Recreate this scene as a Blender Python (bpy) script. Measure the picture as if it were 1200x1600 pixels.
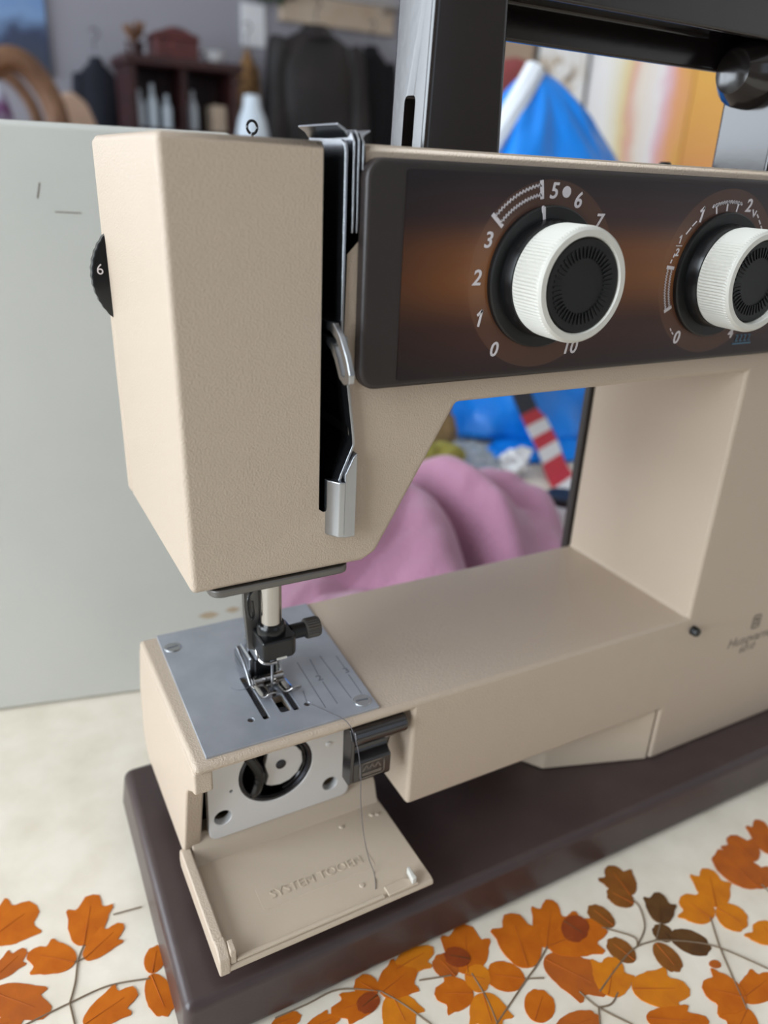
import bpy, bmesh, math, random
from mathutils import Vector, Matrix, noise

sc = bpy.context.scene
for o in list(bpy.data.objects):
    bpy.data.objects.remove(o, do_unlink=True)
R = math.radians
random.seed(4)

# ------------------------------------------------------------------ camera
cam_d = bpy.data.cameras.new('camera')
cam = bpy.data.objects.new('camera', cam_d)
sc.collection.objects.link(cam)
sc.camera = cam
yaw, pitch, roll = 0.5114824, 0.41435097, 0.0502067
f_ = Vector((math.sin(yaw)*math.cos(pitch), math.cos(yaw)*math.cos(pitch), -math.sin(pitch)))
r_ = Vector((math.cos(yaw), -math.sin(yaw), 0))
u_ = r_.cross(f_)
r2 = r_*math.cos(roll) + u_*math.sin(roll)
u2 = -r_*math.sin(roll) + u_*math.cos(roll)
M = Matrix((r2, u2, -f_)).transposed().to_4x4()
M.translation = Vector((-0.0492756, -0.209494, 0.3010556))
cam.matrix_world = M
cam_d.sensor_fit = 'VERTICAL'
cam_d.sensor_height = 36.0
cam_d.lens = 1205.93/1600*36.0
cam_d.clip_start = 0.01
cam_d.clip_end = 50
cam_d.dof.use_dof = True
cam_d.dof.focus_distance = 0.262
cam_d.dof.aperture_fstop = 7.6

# ------------------------------------------------------------------ light
w = bpy.data.worlds.new('world'); sc.world = w; w.use_nodes = True
bg = w.node_tree.nodes['Background']
bg.inputs['Color'].default_value = (0.62, 0.78, 1.0, 1)
bg.inputs['Strength'].default_value = 1.0
vs = sc.view_settings
vs.view_transform = 'Standard'; vs.look = 'None'; vs.gamma = 1.0
vs.use_curve_mapping = False
vs.exposure = -0.44

def area_light(name, loc, rot, sx, sy, power, col):
    l = bpy.data.lights.new(name, 'AREA'); l.shape = 'RECTANGLE'
    l.size, l.size_y = sx, sy; l.energy = power; l.color = col
    o = bpy.data.objects.new(name, l); sc.collection.objects.link(o)
    o.location = loc; o.rotation_euler = rot
    return o
# daylight entering through the two windows in the left wall
WX = -1.55
area_light('daylight_and_fill', (WX-0.06, -0.26, 0.82), (0, R(-90), 0), 1.45, 1.5, 86, (0.84, 0.925, 1.0))
area_light('daylight_and_fill', (WX-0.06, 2.05, 0.70), (0, R(-90), 0), 1.3, 2.1, 70, (0.86, 0.93, 1.0))
# weak front fill added behind the camera, set in an unseen window
area_light('daylight_and_fill', (0.7, -2.26, 0.85), (R(90), 0, 0), 1.1, 1.1, 0.8, (1.0, 0.93, 0.84))

# ------------------------------------------------------------------ helpers
def lin(c):
    c = c/255.0
    return c/12.92 if c <= 0.04045 else ((c+0.055)/1.055)**2.4
def rgb(r, g, b): return (lin(r), lin(g), lin(b), 1)

MATS = {}
def mat(name, col, rough=0.5, metal=0.0, bump=None, var=None, spec=0.5, coat=0.0, trans=0.0, alpha=1.0, sheen=0.0, aniso=0):
    """bump=(scale, strength, distance); var=(scale, colour2, low, high)"""
    m = bpy.data.materials.new(name); m.use_nodes = True
    nt = m.node_tree; b = nt.nodes['Principled BSDF']
    b.inputs['Base Color'].default_value = rgb(*col)
    b.inputs['Roughness'].default_value = rough
    b.inputs['Metallic'].default_value = metal
    b.inputs['Specular IOR Level'].default_value = spec
    b.inputs['Coat Weight'].default_value = coat
    b.inputs['Transmission Weight'].default_value = trans
    b.inputs['Alpha'].default_value = alpha
    b.inputs['Sheen Weight'].default_value = sheen
    tc = nt.nodes.new('ShaderNodeTexCoord')
    if var:
        n = nt.nodes.new('ShaderNodeTexNoise'); n.inputs['Scale'].default_value = var[0]
        n.inputs['Detail'].default_value = 4
        nt.links.new(tc.outputs['Object'], n.inputs['Vector'])
        rp = nt.nodes.new('ShaderNodeValToRGB')
        rp.color_ramp.elements[0].position = var[2]; rp.color_ramp.elements[1].position = var[3]
        rp.color_ramp.elements[0].color = rgb(*col); rp.color_ramp.elements[1].color = rgb(*var[1])
        nt.links.new(n.outputs['Fac'], rp.inputs['Fac'])
        nt.links.new(rp.outputs['Color'], b.inputs['Base Color'])
    if bump:
        n = nt.nodes.new('ShaderNodeTexNoise'); n.inputs['Scale'].default_value = bump[0]
        n.inputs['Detail'].default_value = 3
        nt.links.new(tc.outputs['Object'], n.inputs['Vector'])
        bp = nt.nodes.new('ShaderNodeBump'); bp.inputs['Strength'].default_value = bump[1]
        bp.inputs['Distance'].default_value = bump[2]
        nt.links.new(n.outputs['Fac'], bp.inputs['Height'])
        nt.links.new(bp.outputs['Normal'], b.inputs['Normal'])
    MATS[name] = m
    return m

mat('cream', (187, 169, 150), 0.40, bump=(1500, 0.6, 0.0005), spec=0.5)
mat('cream_smooth', (190, 173, 153), 0.42, bump=(600, 0.12, 0.0003), spec=0.4)
mat('brown_base', (62, 49, 48), 0.34, bump=(900, 0.12, 0.0003), var=(60, (70, 56, 54), 0.4, 0.8))
mat('brown_gloss', (28, 23, 22), 0.17, spec=0.9, bump=(300, 0.05, 0.0003))
mat('brown_frame', (42, 35, 33), 0.42)
mat('black', (10, 10, 11), 0.4)
mat('black_gloss', (14, 14, 15), 0.25)
mat('void_black', (4, 4, 5), 0.8, spec=0.1)
mat('white_plastic', (203, 200, 191), 0.42)
mat('print_white', (205, 198, 200), 0.6)
mat('print_blue', (70, 105, 125), 0.6)
mat('print_grey', (108, 98, 88), 0.6)
mat('steel', (178, 180, 184), 0.26, 1.0, bump=(500, 0.04, 0.0002))
mat('chrome', (186, 182, 178), 0.14, 1.0)
mat('plate_steel', (176, 179, 187), 0.36, 0.55, bump=(350, 0.06, 0.0002), var=(70, (160, 163, 171), 0.35, 0.75))
mat('hook_metal', (226, 224, 222), 0.35, 0.25)
mat('dark_steel', (70, 70, 74), 0.32, 1.0)
mat('knurl', (92, 88, 84), 0.42, 0.7)
mat('engraved', (112, 115, 122), 0.5, 0.5)
mat('steel_dull', (120, 118, 116), 0.42, 1.0)
mat('thread', (92, 88, 92), 0.8)
mat('board_white', (190, 189, 182), 0.5, var=(9, (183, 183, 176), 0.4, 0.7), bump=(40, 0.03, 0.001))
mat('stain', (170, 152, 128), 0.6)
mat('scratch', (120, 112, 104), 0.6)
mat('paper', (231, 221, 205), 0.55, var=(45, (216, 205, 186), 0.35, 0.75), bump=(120, 0.25, 0.0008))
mat('stem', (118, 98, 76), 0.7)
mat('wood_dark', (58, 26, 26), 0.45, var=(14, (38, 18, 20), 0.35, 0.7))
mat('wood_red', (92, 40, 38), 0.45, var=(30, (60, 26, 28), 0.35, 0.7))
mat('wood_pale', (196, 178, 158), 0.6, var=(12, (182, 160, 138), 0.35, 0.7))
mat('wood_tan', (126, 90, 62), 0.5, var=(20, (96, 64, 44), 0.35, 0.7))
mat('tan_seat', (190, 160, 138), 0.7)
mat('wall_grey', (150, 148, 156), 0.85, bump=(60, 0.05, 0.002))
mat('wall_warm', (150, 140, 130), 0.85)
mat('wall_white', (222, 219, 216), 0.85, bump=(60, 0.05, 0.002))
mat('ceiling_white', (228, 226, 222), 0.9)
mat('floor_wood', (130, 98, 72), 0.5, var=(6, (104, 76, 54), 0.35, 0.7))
mat('window_frame', (236, 234, 230), 0.5)
mat('table_wood', (168, 132, 96), 0.5, var=(10, (140, 104, 72), 0.35, 0.7))
mat('leather_black', (24, 20, 21), 0.55, bump=(30, 0.25, 0.01), var=(8, (44, 35, 35), 0.45, 0.75))
mat('cloth_navy', (22, 24, 36), 0.9, bump=(30, 0.3, 0.01))
mat('cloth_black', (15, 15, 21), 0.9, bump=(30, 0.3, 0.01))
mat('cloth_leopard', (150, 112, 70), 0.85, var=(40, (84, 60, 40), 0.5, 0.6))
mat('cloth_grey', (104, 104, 122), 0.9)
mat('cloth_pink', (182, 130, 156), 0.95, bump=(260, 0.5, 0.002), sheen=0.4)
mat('cloth_green', (150, 142, 68), 0.95, bump=(160, 0.4, 0.002))
mat('cloth_brown', (150, 122, 84), 0.95, bump=(160, 0.4, 0.002))
mat('bag_blue', (8, 128, 224), 0.34, bump=(24, 0.55, 0.006))
mat('bag_white', (222, 226, 232), 0.5)
mat('strap_red', (196, 44, 48), 0.6)
mat('strap_white', (226, 222, 218), 0.6)
mat('strap_black', (30, 28, 32), 0.6)
mat('plastic_clear', (176, 190, 200), 0.15, trans=0.5, alpha=0.45, bump=(50, 0.9, 0.01))
mat('white_enamel', (230, 230, 232), 0.3)
mat('lid_black', (18, 18, 20), 0.4)
mat('picture_frame', (36, 32, 32), 0.4)
mat('frame_white', (226, 222, 218), 0.5)
mat('cushion_red', (150, 74, 72), 0.9, bump=(60, 0.3, 0.004))
mat('card_tan', (170, 146, 124), 0.8)
mat('leaf_green', (66, 84, 62), 0.7)
mat('paper_white', (228, 228, 230), 0.7)
mat('lamp_glass', (214, 226, 236), 0.3)
mat('cushion_violet', (120, 78, 120), 0.9, var=(14, (196, 206, 220), 0.45, 0.6))
LEAFM = [mat('leaf_orange', (194, 104, 22), 0.6, var=(90, (172, 84, 18), 0.35, 0.75), bump=(300, 0.2, 0.0005), spec=0.15),
         mat('leaf_amber', (208, 124, 24), 0.6, var=(90, (186, 104, 28), 0.35, 0.75), bump=(300, 0.2, 0.0005), spec=0.15),
         mat('leaf_rust', (180, 94, 30), 0.6, var=(90, (156, 80, 34), 0.35, 0.75), bump=(300, 0.2, 0.0005), spec=0.15),
         mat('leaf_brown', (136, 84, 34), 0.6, var=(90, (116, 68, 28), 0.35, 0.75), bump=(300, 0.2, 0.0005), spec=0.15),
         mat('leaf_umber', (98, 66, 34), 0.6, var=(90, (74, 48, 28), 0.35, 0.75), bump=(300, 0.2, 0.0005), spec=0.15),
         mat('leaf_dark', (142, 66, 28), 0.6, var=(90, (124, 54, 26), 0.35, 0.75), bump=(300, 0.2, 0.0005), spec=0.15)]

ORG = {}
def _place(o, parent):
    c = ORG[o.name]
    if parent is not None:
        o.parent = parent
        o.location = c - ORG[parent.name]
    else:
        o.location = c
def empty(name, loc, label=None, cat=None, group=None):
    o = bpy.data.objects.new(name, None); sc.collection.objects.link(o)
    o.empty_display_size = 0.02
    o.location = loc; ORG[o.name] = Vector(loc)
    return tag(o, label, cat, group)
def tag(o, label=None, cat=None, group=None, kind=None):
    if label: o['label'] = label
    if cat: o['category'] = cat
    if group: o['group'] = group
    if kind: o['kind'] = kind
    return o
def build(name, bm, m, parent=None, bevel=0, seg=3, smooth=True, angle=35, subsurf=0, recalc=True):
    """bmesh in world coordinates -> one mesh object whose origin is its centre"""
    if recalc: bmesh.ops.recalc_face_normals(bm, faces=bm.faces)
    vs_ = [v.co for v in bm.verts]
    lo = Vector((min(v.x for v in vs_), min(v.y for v in vs_), min(v.z for v in vs_)))
    hi = Vector((max(v.x for v in vs_), max(v.y for v in vs_), max(v.z for v in vs_)))
    c = (lo+hi)/2
    bmesh.ops.translate(bm, verts=bm.verts, vec=-c)
    me = bpy.data.meshes.new(name); bm.to_mesh(me); bm.free()
    return finish(name, me, c, m, parent, bevel, seg, smooth, angle, subsurf)
def finish(name, me, c, m, parent, bevel=0, seg=3, smooth=True, angle=35, subsurf=0):
    me.materials.clear(); me.materials.append(MATS[m] if isinstance(m, str) else m)
    o = bpy.data.objects.new(name, me); sc.collection.objects.link(o)
    if smooth:
        me.polygons.foreach_set('use_smooth', [True]*len(me.polygons))
        if not bevel and not subsurf: me.set_sharp_from_angle(angle=R(angle))
    if bevel:
        b = o.modifiers.new('bevel', 'BEVEL'); b.width = bevel; b.segments = seg
        b.limit_method = 'ANGLE'; b.angle_limit = R(28); b.harden_normals = True
        b.use_clamp_overlap = True
    if subsurf:
        s = o.modifiers.new('sub', 'SUBSURF'); s.levels = subsurf; s.render_levels = subsurf
    ORG[o.name] = c.copy()
    _place(o, parent)
    return o
def bake(o):
    dg = bpy.context.evaluated_depsgraph_get(); dg.update()
    me = bpy.data.meshes.new_from_object(o.evaluated_get(dg))
    o.modifiers.clear(); old = o.data; o.data = me
    bpy.data.meshes.remove(old)
def cut(o, bm):
    """boolean difference, applied at once (any bevel is baked in first); the cutter is removed again"""
    bmesh.ops.recalc_face_normals(bm, faces=bm.faces)
    par = o.parent; loc = o.location.copy()
    o.parent = None; o.location = ORG[o.name]
    bpy.context.view_layer.update()
    if len(o.modifiers): bake(o)
    me = bpy.data.meshes.new('cutter'); bm.to_mesh(me); bm.free()
    c = bpy.data.objects.new('cutter', me); sc.collection.objects.link(c)
    b = o.modifiers.new('cut', 'BOOLEAN'); b.operation = 'DIFFERENCE'; b.object = c; b.solver = 'EXACT'
    bpy.context.view_layer.update()
    bake(o)
    bpy.data.objects.remove(c, do_unlink=True); bpy.data.meshes.remove(me)
    o.parent = par; o.location = loc
    if o.data.has_custom_normals if hasattr(o.data, 'has_custom_normals') else False:
        o.data.normals_split_custom_set([(0, 0, 0)]*len(o.data.loops))
    o.data.polygons.foreach_set('use_smooth', [True]*len(o.data.polygons))
    o.data.set_sharp_from_angle(angle=R(32))
    wn = o.modifiers.new('normals', 'WEIGHTED_NORMAL'); wn.keep_sharp = True; wn.weight = 100
def box(bm, x0, x1, y0, y1, z0, z1):
    vs_ = [bm.verts.new((x, y, z)) for z in (z0, z1) for y in (y0, y1) for x in (x0, x1)]
    for f in ((0, 2, 3, 1), (4, 5, 7, 6), (0, 1, 5, 4), (2, 6, 7, 3), (0, 4, 6, 2), (1, 3, 7, 5)):
        bm.faces.new([vs_[i] for i in f])
    return bm
def B(*a): return box(bmesh.new(), *a)
AX = {'x': lambda p, t: (t, p[0], p[1]), 'y': lambda p, t: (p[0], t, p[1]), 'z': lambda p, t: (p[0], p[1], t)}
def prism(bm, pts, axis, a, b, pts2=None):
    """polygon pts extruded along axis from a to b"""
    fn = AX[axis]
    A = [bm.verts.new(fn(p, a)) for p in pts]; Bv = [bm.verts.new(fn(p, b)) for p in (pts2 or pts)]
    bm.faces.new(A); bm.faces.new(Bv[::-1])
    n = len(pts)
    for i in range(n):
        bm.faces.new((A[i], Bv[i], Bv[(i+1) % n], A[(i+1) % n]))
    return bm
def PR(*a, **k): return prism(bmesh.new(), *a, **k)
def rrect(x0, x1, y0, y1, r, n=5):
    out = []
    for cx, cy, a0 in ((x1-r, y1-r, 0), (x0+r, y1-r, 90), (x0+r, y0+r, 180), (x1-r, y0+r, 270)):
        for i in range(n+1):
            a = R(a0 + 90*i/n); out.append((cx+r*math.cos(a), cy+r*math.sin(a)))
    return out
def lathe(bm, prof, c, axis='y', n=48, rib=None, caps=True):
    """prof: (radius, t) along axis from centre c. rib=(index set, amount)"""
    rings = []
    cx, cy, cz = c
    for k, (r, t) in enumerate(prof):
        ring = []
        if r < 1e-7:
            p = {'y': (cx, cy+t, cz), 'z': (cx, cy, cz+t), 'x': (cx+t, cy, cz)}[axis]
            rings.append([bm.verts.new(p)]); continue
        for i in range(n):
            a = 2*math.pi*i/n
            rr = r + (rib[1] if rib and k in rib[0] and i % 2 else 0)
            ca, sa = rr*math.cos(a), rr*math.sin(a)
            p = {'y': (cx+ca, cy+t, cz+sa), 'z': (cx+ca, cy+sa, cz+t), 'x': (cx+t, cy+ca, cz+sa)}[axis]
            ring.append(bm.verts.new(p))
        rings.append(ring)
    for A, Bv in zip(rings, rings[1:]):
        if len(A) == 1 and len(Bv) == 1: continue
        for i in range(n):
            j = (i+1) % n
            if len(A) == 1: bm.faces.new((A[0], Bv[i], Bv[j]))
            elif len(Bv) == 1: bm.faces.new((A[i], A[j], Bv[0]))
            else: bm.faces.new((A[i], A[j], Bv[j], Bv[i]))
    for ring in ((rings[0], rings[-1]) if caps else ()):
        if len(ring) > 2: bm.faces.new(ring)
    return bm
def LT(*a, **k): return lathe(bmesh.new(), *a, **k)
def tube(bm, path, r, n=8, cap=True):
    path = [Vector(p) for p in path]; rings = []
    up = Vector((0.13, 0.27, 0.95))
    for i, p in enumerate(path):
        t = (path[min(i+1, len(path)-1)] - path[max(i-1, 0)]).normalized()
        a = t.cross(up)
        if a.length < 1e-4: a = t.cross(Vector((1, 0, 0)))
        a.normalize(); b = t.cross(a)
        rr = r[i] if isinstance(r, (list, tuple)) else r
        rings.append([bm.verts.new(p + rr*(a*math.cos(2*math.pi*k/n) + b*math.sin(2*math.pi*k/n))) for k in range(n)])
    for A, Bv in zip(rings, rings[1:]):
        for k in range(n):
            bm.faces.new((A[k], A[(k+1) % n], Bv[(k+1) % n], Bv[k]))
    if cap: bm.faces.new(rings[0]); bm.faces.new(rings[-1][::-1])
    return bm
def TB(*a, **k): return tube(bmesh.new(), *a, **k)
def smoothpath(pts, n=6):
    P = [Vector(p) for p in pts]; out = []
    for i in range(len(P)-1):
        p0, p1, p2, p3 = P[max(i-1, 0)], P[i], P[i+1], P[min(i+2, len(P)-1)]
        for k in range(n):
            t = k/n
            out.append(0.5*((2*p1)+(p2-p0)*t+(2*p0-5*p1+4*p2-p3)*t*t+(3*p1-p0-3*p2+p3)*t**3))
    out.append(P[-1]); return out
def strip(bm, pts, wd, y, th=0.00012, closed=False):
    """flat printed line in the XZ plane, facing -Y"""
    n = len(pts)
    for i in range(n-1):
        a, b = Vector(pts[i]), Vector(pts[i+1]); d = (b-a)
        if d.length < 1e-9: continue
        d.normalize(); q = Vector((-d.y, d.x))*wd/2; e = d*wd*0.25
        prism(bm, [tuple(a-e+q), tuple(b+e+q), tuple(b+e-q), tuple(a-e-q)], 'y', y, y-th)
    return bm
def text(name, s, loc, size, m, parent, shear=0.0, spin=0.0, tilt=(R(90), 0, 0), extrude=0.00006, align='CENTER', bold=0.0):
    cu = bpy.data.curves.new(name, 'FONT'); cu.body = s; cu.size = size; cu.shear = shear
    cu.align_x = align; cu.align_y = 'CENTER'; cu.extrude = extrude; cu.offset = bold; cu.resolution_u = 3
    t = bpy.data.objects.new(name+'_curve', cu); sc.collection.objects.link(t)
    bpy.context.view_layer.update()
    dg = bpy.context.evaluated_depsgraph_get()
    me = bpy.data.meshes.new_from_object(t.evaluated_get(dg)); me.name = name
    bpy.data.objects.remove(t, do_unlink=True); bpy.data.curves.remove(cu)
    from mathutils import Euler
    mm = Euler(tilt).to_matrix().to_4x4() @ Matrix.Rotation(spin, 4, 'Z')
    me.transform(mm)
    return finish(name, me, Vector(loc), m, parent, smooth=False)
def structure(o): o['kind'] = 'structure'; return o

# ================================================================== the room
FZ, CZ = -0.74, 1.85
RX0, RX1, RY0, RY1 = WX, 1.95, -2.2, 3.2
structure(build('floor', B(RX0-.1, RX1+.1, RY0-.1, RY1+.1, FZ-.1, FZ), 'floor_wood'))
structure(build('ceiling', B(RX0-.1, RX1+.1, RY0-.1, RY1+.1, CZ, CZ+.1), 'ceiling_white'))
structure(build('wall_back', B(RX0-.1, RX1+.1, RY1, RY1+.1, FZ, CZ), 'wall_grey'))
structure(build('wall_right', B(RX1, RX1+.1, RY0, RY1, FZ, CZ), 'wall_white'))
def wall_with_openings(name, axis, p0, p1, a0, a1, ops, m):
    bm = bmesh.new()
    def seg(u0, u1, z0, z1):
        if axis == 'x': box(bm, p0, p1, u0, u1, z0, z1)
        else: box(bm, u0, u1, p0, p1, z0, z1)
    u = a0
    for (o0, o1, z0, z1) in ops:
        seg(u, o0, FZ, CZ); seg(o0, o1, FZ, z0); seg(o0, o1, z1, CZ); u = o1
    seg(u, a1, FZ, CZ)
    return structure(build(name, bm, m))
wall_with_openings('wall_left', 'x', RX0-.1, RX0, RY0, RY1, [(-1.04, .52, .06, 1.58), (.98, 3.12, .03, 1.37)], 'wall_warm')
wall_with_openings('wall_front', 'y', RY0-.1, RY0, RX0, RX1, [(.12, 1.28, .27, 1.43)], 'wall_warm')
def window(name, y0, y1, z0, z1):
    bm = bmesh.new(); t = .05; x0, x1 = RX0-.05, RX0+.012
    box(bm, x0, x1, y0, y0+t, z0, z1); box(bm, x0, x1, y1-t, y1, z0, z1)
    box(bm, x0, x1, y0+t, y1-t, z0, z0+t); box(bm, x0, x1, y0+t, y1-t, z1-t, z1)
    o = structure(build(name, bm, 'window_frame', bevel=.004))
    ym = (y0+y1)/2
    build('mullion', B(x0+.005, x1-.01, ym-.022, ym+.022, z0+t, z1-t), 'window_frame', o)
    build('sill', B(RX0-.02, RX0+.11, y0-.05, y1+.05, z0-.03, z0), 'window_frame', o)
    return o
window('window_1', -1.04, .52, .06, 1.58)
window('window_2', .98, 3.12, .03, 1.37)
bm = bmesh.new()
for a in ((.12, .17, .27, 1.43), (1.23, 1.28, .27, 1.43), (.17, 1.23, .27, .32), (.17, 1.23, 1.38, 1.43), (.68, .72, .32, 1.38)):
    box(bm, a[0], a[1], RY0-.05, RY0+.012, a[2], a[3])
structure(build('fill_window', bm, 'window_frame'))  # unseen frame, added round the front fill light
structure(build('baseboard_back', B(RX0, RX1-.015, RY1-.015, RY1, FZ, FZ+.09), 'window_frame'))
structure(build('baseboard_right', B(RX1-.015, RX1, RY0, RY1, FZ, FZ+.09), 'window_frame'))

# ================================================================== table and its paper cover
table = empty('table', (.25, .06, FZ), 'wooden table carrying the sewing machine under a leaf-patterned paper cover', 'table')
TX0, TX1, TY0, TY1 = -.50, 1.0, -.80, .92
build('table_top', B(TX0, TX1, TY0, TY1, -.032, -.0012), 'table_wood', table, bevel=.004)
for sx in (TX0+.05, TX1-.11):
    for sy in (TY0+.05, TY1-.11):
        build('leg', B(sx, sx+.06, sy, sy+.06, FZ, -.112), 'table_wood', table, bevel=.004)
bm = bmesh.new()
for a in ((TX0+.06, TX1-.06, TY0+.06, TY0+.08), (TX0+.06, TX1-.06, TY1-.08, TY1-.06)):
    box(bm, a[0], a[1], a[2], a[3], -.112, -.032)
for a in ((TX0+.06, TX0+.08, TY0+.08, TY1-.08), (TX1-.08, TX1-.06, TY0+.08, TY1-.08)):
    box(bm, a[0], a[1], a[2], a[3], -.112, -.032)
build('apron', bm, 'table_wood', table)
cover = empty('table_cover', (.25, .06, 0), 'off-white handmade paper table cover with pressed orange autumn leaves', 'table cover')
build('sheet', B(TX0+.01, TX1-.01, TY0+.01, TY1-.01, -.0012, 0), 'paper', cover)
LEAVES=[(-0.0778,0.0584,-0.0596,0.0673,0.0234,1,0),(-0.0775,0.0393,-0.0651,0.047,0.0098,1,2),(-0.0784,0.0342,-0.0602,0.0162,0.0147,1,2),(-0.043,0.0388,-0.0361,0.0613,0.0167,1,0),(-0.0437,0.0324,-0.0278,0.0413,0.0116,1,0),(-0.0474,0.0324,-0.0627,0.0443,0.014,1,0),(-0.0482,0.0045,-0.0287,0.0096,0.0132,1,0),(-0.0205,0.0141,-0.0158,0.0254,0.0088,0,0),(-0.0211,0.0138,-0.0191,-0.0056,0.0101,0,0),(-0.0804,0.0197,-0.0717,0.0176,0.0055,0,2),(0.184,-0.0448,0.1864,-0.0288,0.0161,1,3),(0.1821,-0.0488,0.1762,-0.0379,0.0108,0,3),(0.1655,-0.0534,0.1624,-0.0407,0.0094,0,3),(0.1857,-0.0615,0.1965,-0.0505,0.0127,1,4),(0.1831,-0.07,0.1829,-0.0612,0.009,0,4),(0.1847,-0.0677,0.1962,-0.0802,0.0121,0,4),(0.1762,-0.0676,0.1754,-0.0816,0.0102,0,3),(0.1619,-0.0699,0.1585,-0.0573,0.0102,0,3),(0.1315,-0.0483,0.1484,-0.0316,0.0149,1,0),(0.1326,-0.0482,0.1604,-0.0509,0.0191,1,0),(0.1188,-0.0521,0.1277,-0.0292,0.0196,1,0),(0.1147,-0.0554,0.1017,-0.0465,0.0132,0,0),(0.1275,-0.0519,0.1411,-0.0733,0.0181,1,2),(0.1073,-0.071,0.1185,-0.063,0.0121,0,0),(0.1408,-0.0762,0.1542,-0.0657,0.0158,1,1),(0.1518,-0.0786,0.1717,-0.0884,0.0162,1,1),(0.148,-0.0901,0.1682,-0.1016,0.0109,1,0),(0.1122,-0.0778,0.1314,-0.0813,0.0094,0,2),(0.0946,-0.0433,0.1056,-0.0244,0.0193,1,0),(0.0896,-0.0418,0.0873,-0.0305,0.0105,0,2),(0.0921,-0.0511,0.0789,-0.0446,0.0144,1,0),(0.0933,-0.0429,0.1013,-0.0497,0.012,0,1),(0.0955,-0.0525,0.0911,-0.0667,0.0154,1,1),(0.2539,-0.0572,0.2569,-0.0419,0.0174,1,2),(0.2423,-0.0684,0.2432,-0.0447,0.0204,0,2),(0.2436,-0.0695,0.2498,-0.0549,0.0182,1,2),(0.2155,-0.0669,0.2289,-0.051,0.0163,1,1),(0.2086,-0.0706,0.2053,-0.0567,0.019,1,1),(0.2152,-0.0672,0.2202,-0.0798,0.0151,0,1),(0.265,-0.0575,0.279,-0.0408,0.0137,1,2),(0.225,-0.0919,0.2266,-0.0815,0.02,1,1),(0.1913,-0.1024,0.1794,-0.0919,0.0178,1,0),(0.189,-0.1018,0.2093,-0.1009,0.0117,1,0),(0.1882,-0.1055,0.1744,-0.1105,0.0133,1,0),(0.1894,-0.0853,0.1943,-0.0871,0.0036,0,2),(0.0687,-0.0284,0.0866,-0.0269,0.0115,1,1),(0.0586,-0.0345,0.0754,-0.031,0.0147,1,0),(0.0576,-0.0337,0.0521,-0.025,0.0096,0,0),(0.0573,-0.0359,0.0387,-0.033,0.0112,1,0),(0.0625,-0.0365,0.0618,-0.0511,0.0155,1,1),(0.015,-0.0272,0.0266,-0.0284,0.0061,0,0),(0.0262,-0.0344,0.0392,-0.0354,0.0074,1,0),(0.0992,-0.0383,0.0904,-0.0317,0.0089,0,5),(0.1468,-0.0414,0.151,-0.0518,0.0145,0,5),(0.0571,-0.0346,0.0475,-0.0367,0.0076,0,5)]
STEMS=[[(-0.0676,0.0144),(-0.0517,0.0158),(-0.037,0.0163),(-0.0219,0.0122)],[(-0.0517,0.0158),(-0.0487,0.0233),(-0.0462,0.0327),(-0.043,0.0388)],[(-0.0517,0.0158),(-0.0512,0.0063)],[(-0.0474,0.0324),(-0.0462,0.0327),(-0.0437,0.0327)],[(-0.0294,0.0483),(-0.0177,0.0469)],[(0.0173,-0.0251),(0.0305,-0.0255),(0.0443,-0.0257),(0.059,-0.0338)],[(0.059,-0.0338),(0.0645,-0.0424),(0.0704,-0.0545)],[(0.0929,-0.0655),(0.1138,-0.0565),(0.1225,-0.053),(0.1323,-0.0481)],[(0.1147,-0.0554),(0.122,-0.0587)],[(0.0962,-0.0438),(0.0957,-0.055),(0.0936,-0.0653)],[(0.1313,-0.0697),(0.1338,-0.0782),(0.1411,-0.0894)],[(0.1338,-0.0782),(0.1394,-0.0795),(0.1452,-0.0771)],[(0.1295,-0.0837),(0.1338,-0.0782)],[(0.1389,-0.0734),(0.157,-0.0674),(0.1675,-0.0654),(0.1774,-0.0669)],[(0.1675,-0.0654),(0.1696,-0.0613),(0.1602,-0.0515)],[(0.1675,-0.0654),(0.1775,-0.06),(0.183,-0.0518),(0.1833,-0.0475)],[(0.1774,-0.0669),(0.1897,-0.0736),(0.2,-0.082),(0.2113,-0.099)],[(0.2084,-0.0697),(0.2,-0.082),(0.1921,-0.0967),(0.1875,-0.1057)],[(0.2455,-0.068),(0.245,-0.0737)],[(0.0752,-0.0367),(0.0881,-0.0407)],[(0.186,-0.0613),(0.1774,-0.0669)]]
def leaf_mesh(bx, by, tx, ty, wd, kind, seed):
    rnd = random.Random(seed)
    d = Vector((tx-bx, ty-by)); L = d.length; d.normalize(); n = Vector((-d.y, d.x))
    pts = []
    N = 34
    for i in range(N+1):
        s = i/N                                   # once around, base -> left -> tip -> right -> base
        a = s*2*math.pi
        u = 0.5 - 0.5*math.cos(a)
        v = math.sin(a)
        if kind:
            u2_ = u**0.92
            h = (abs(v)**0.75)*math.copysign(1, v)*(0.42 + 0.16*u)
            if u > 0.62:
                lob = 0.115*math.cos((a-math.pi)*5.0)*(.8+.4*rnd.random())
                u2_ += lob*0.9 - 0.03; h *= 1 + lob*1.3
        else:
            u2_ = u; h = v*0.5*(0.92+0.16*u)
            if u > 0.8: u2_ += 0.025*math.cos((a-math.pi)*9)
        h += rnd.uniform(-.012, .012)
        pts.append((u2_*L, h*wd))
    pts = pts[:-1]
    return [(bx+d.x*u+n.x*h, by+d.y*u+n.y*h) for u, h in pts]
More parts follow.
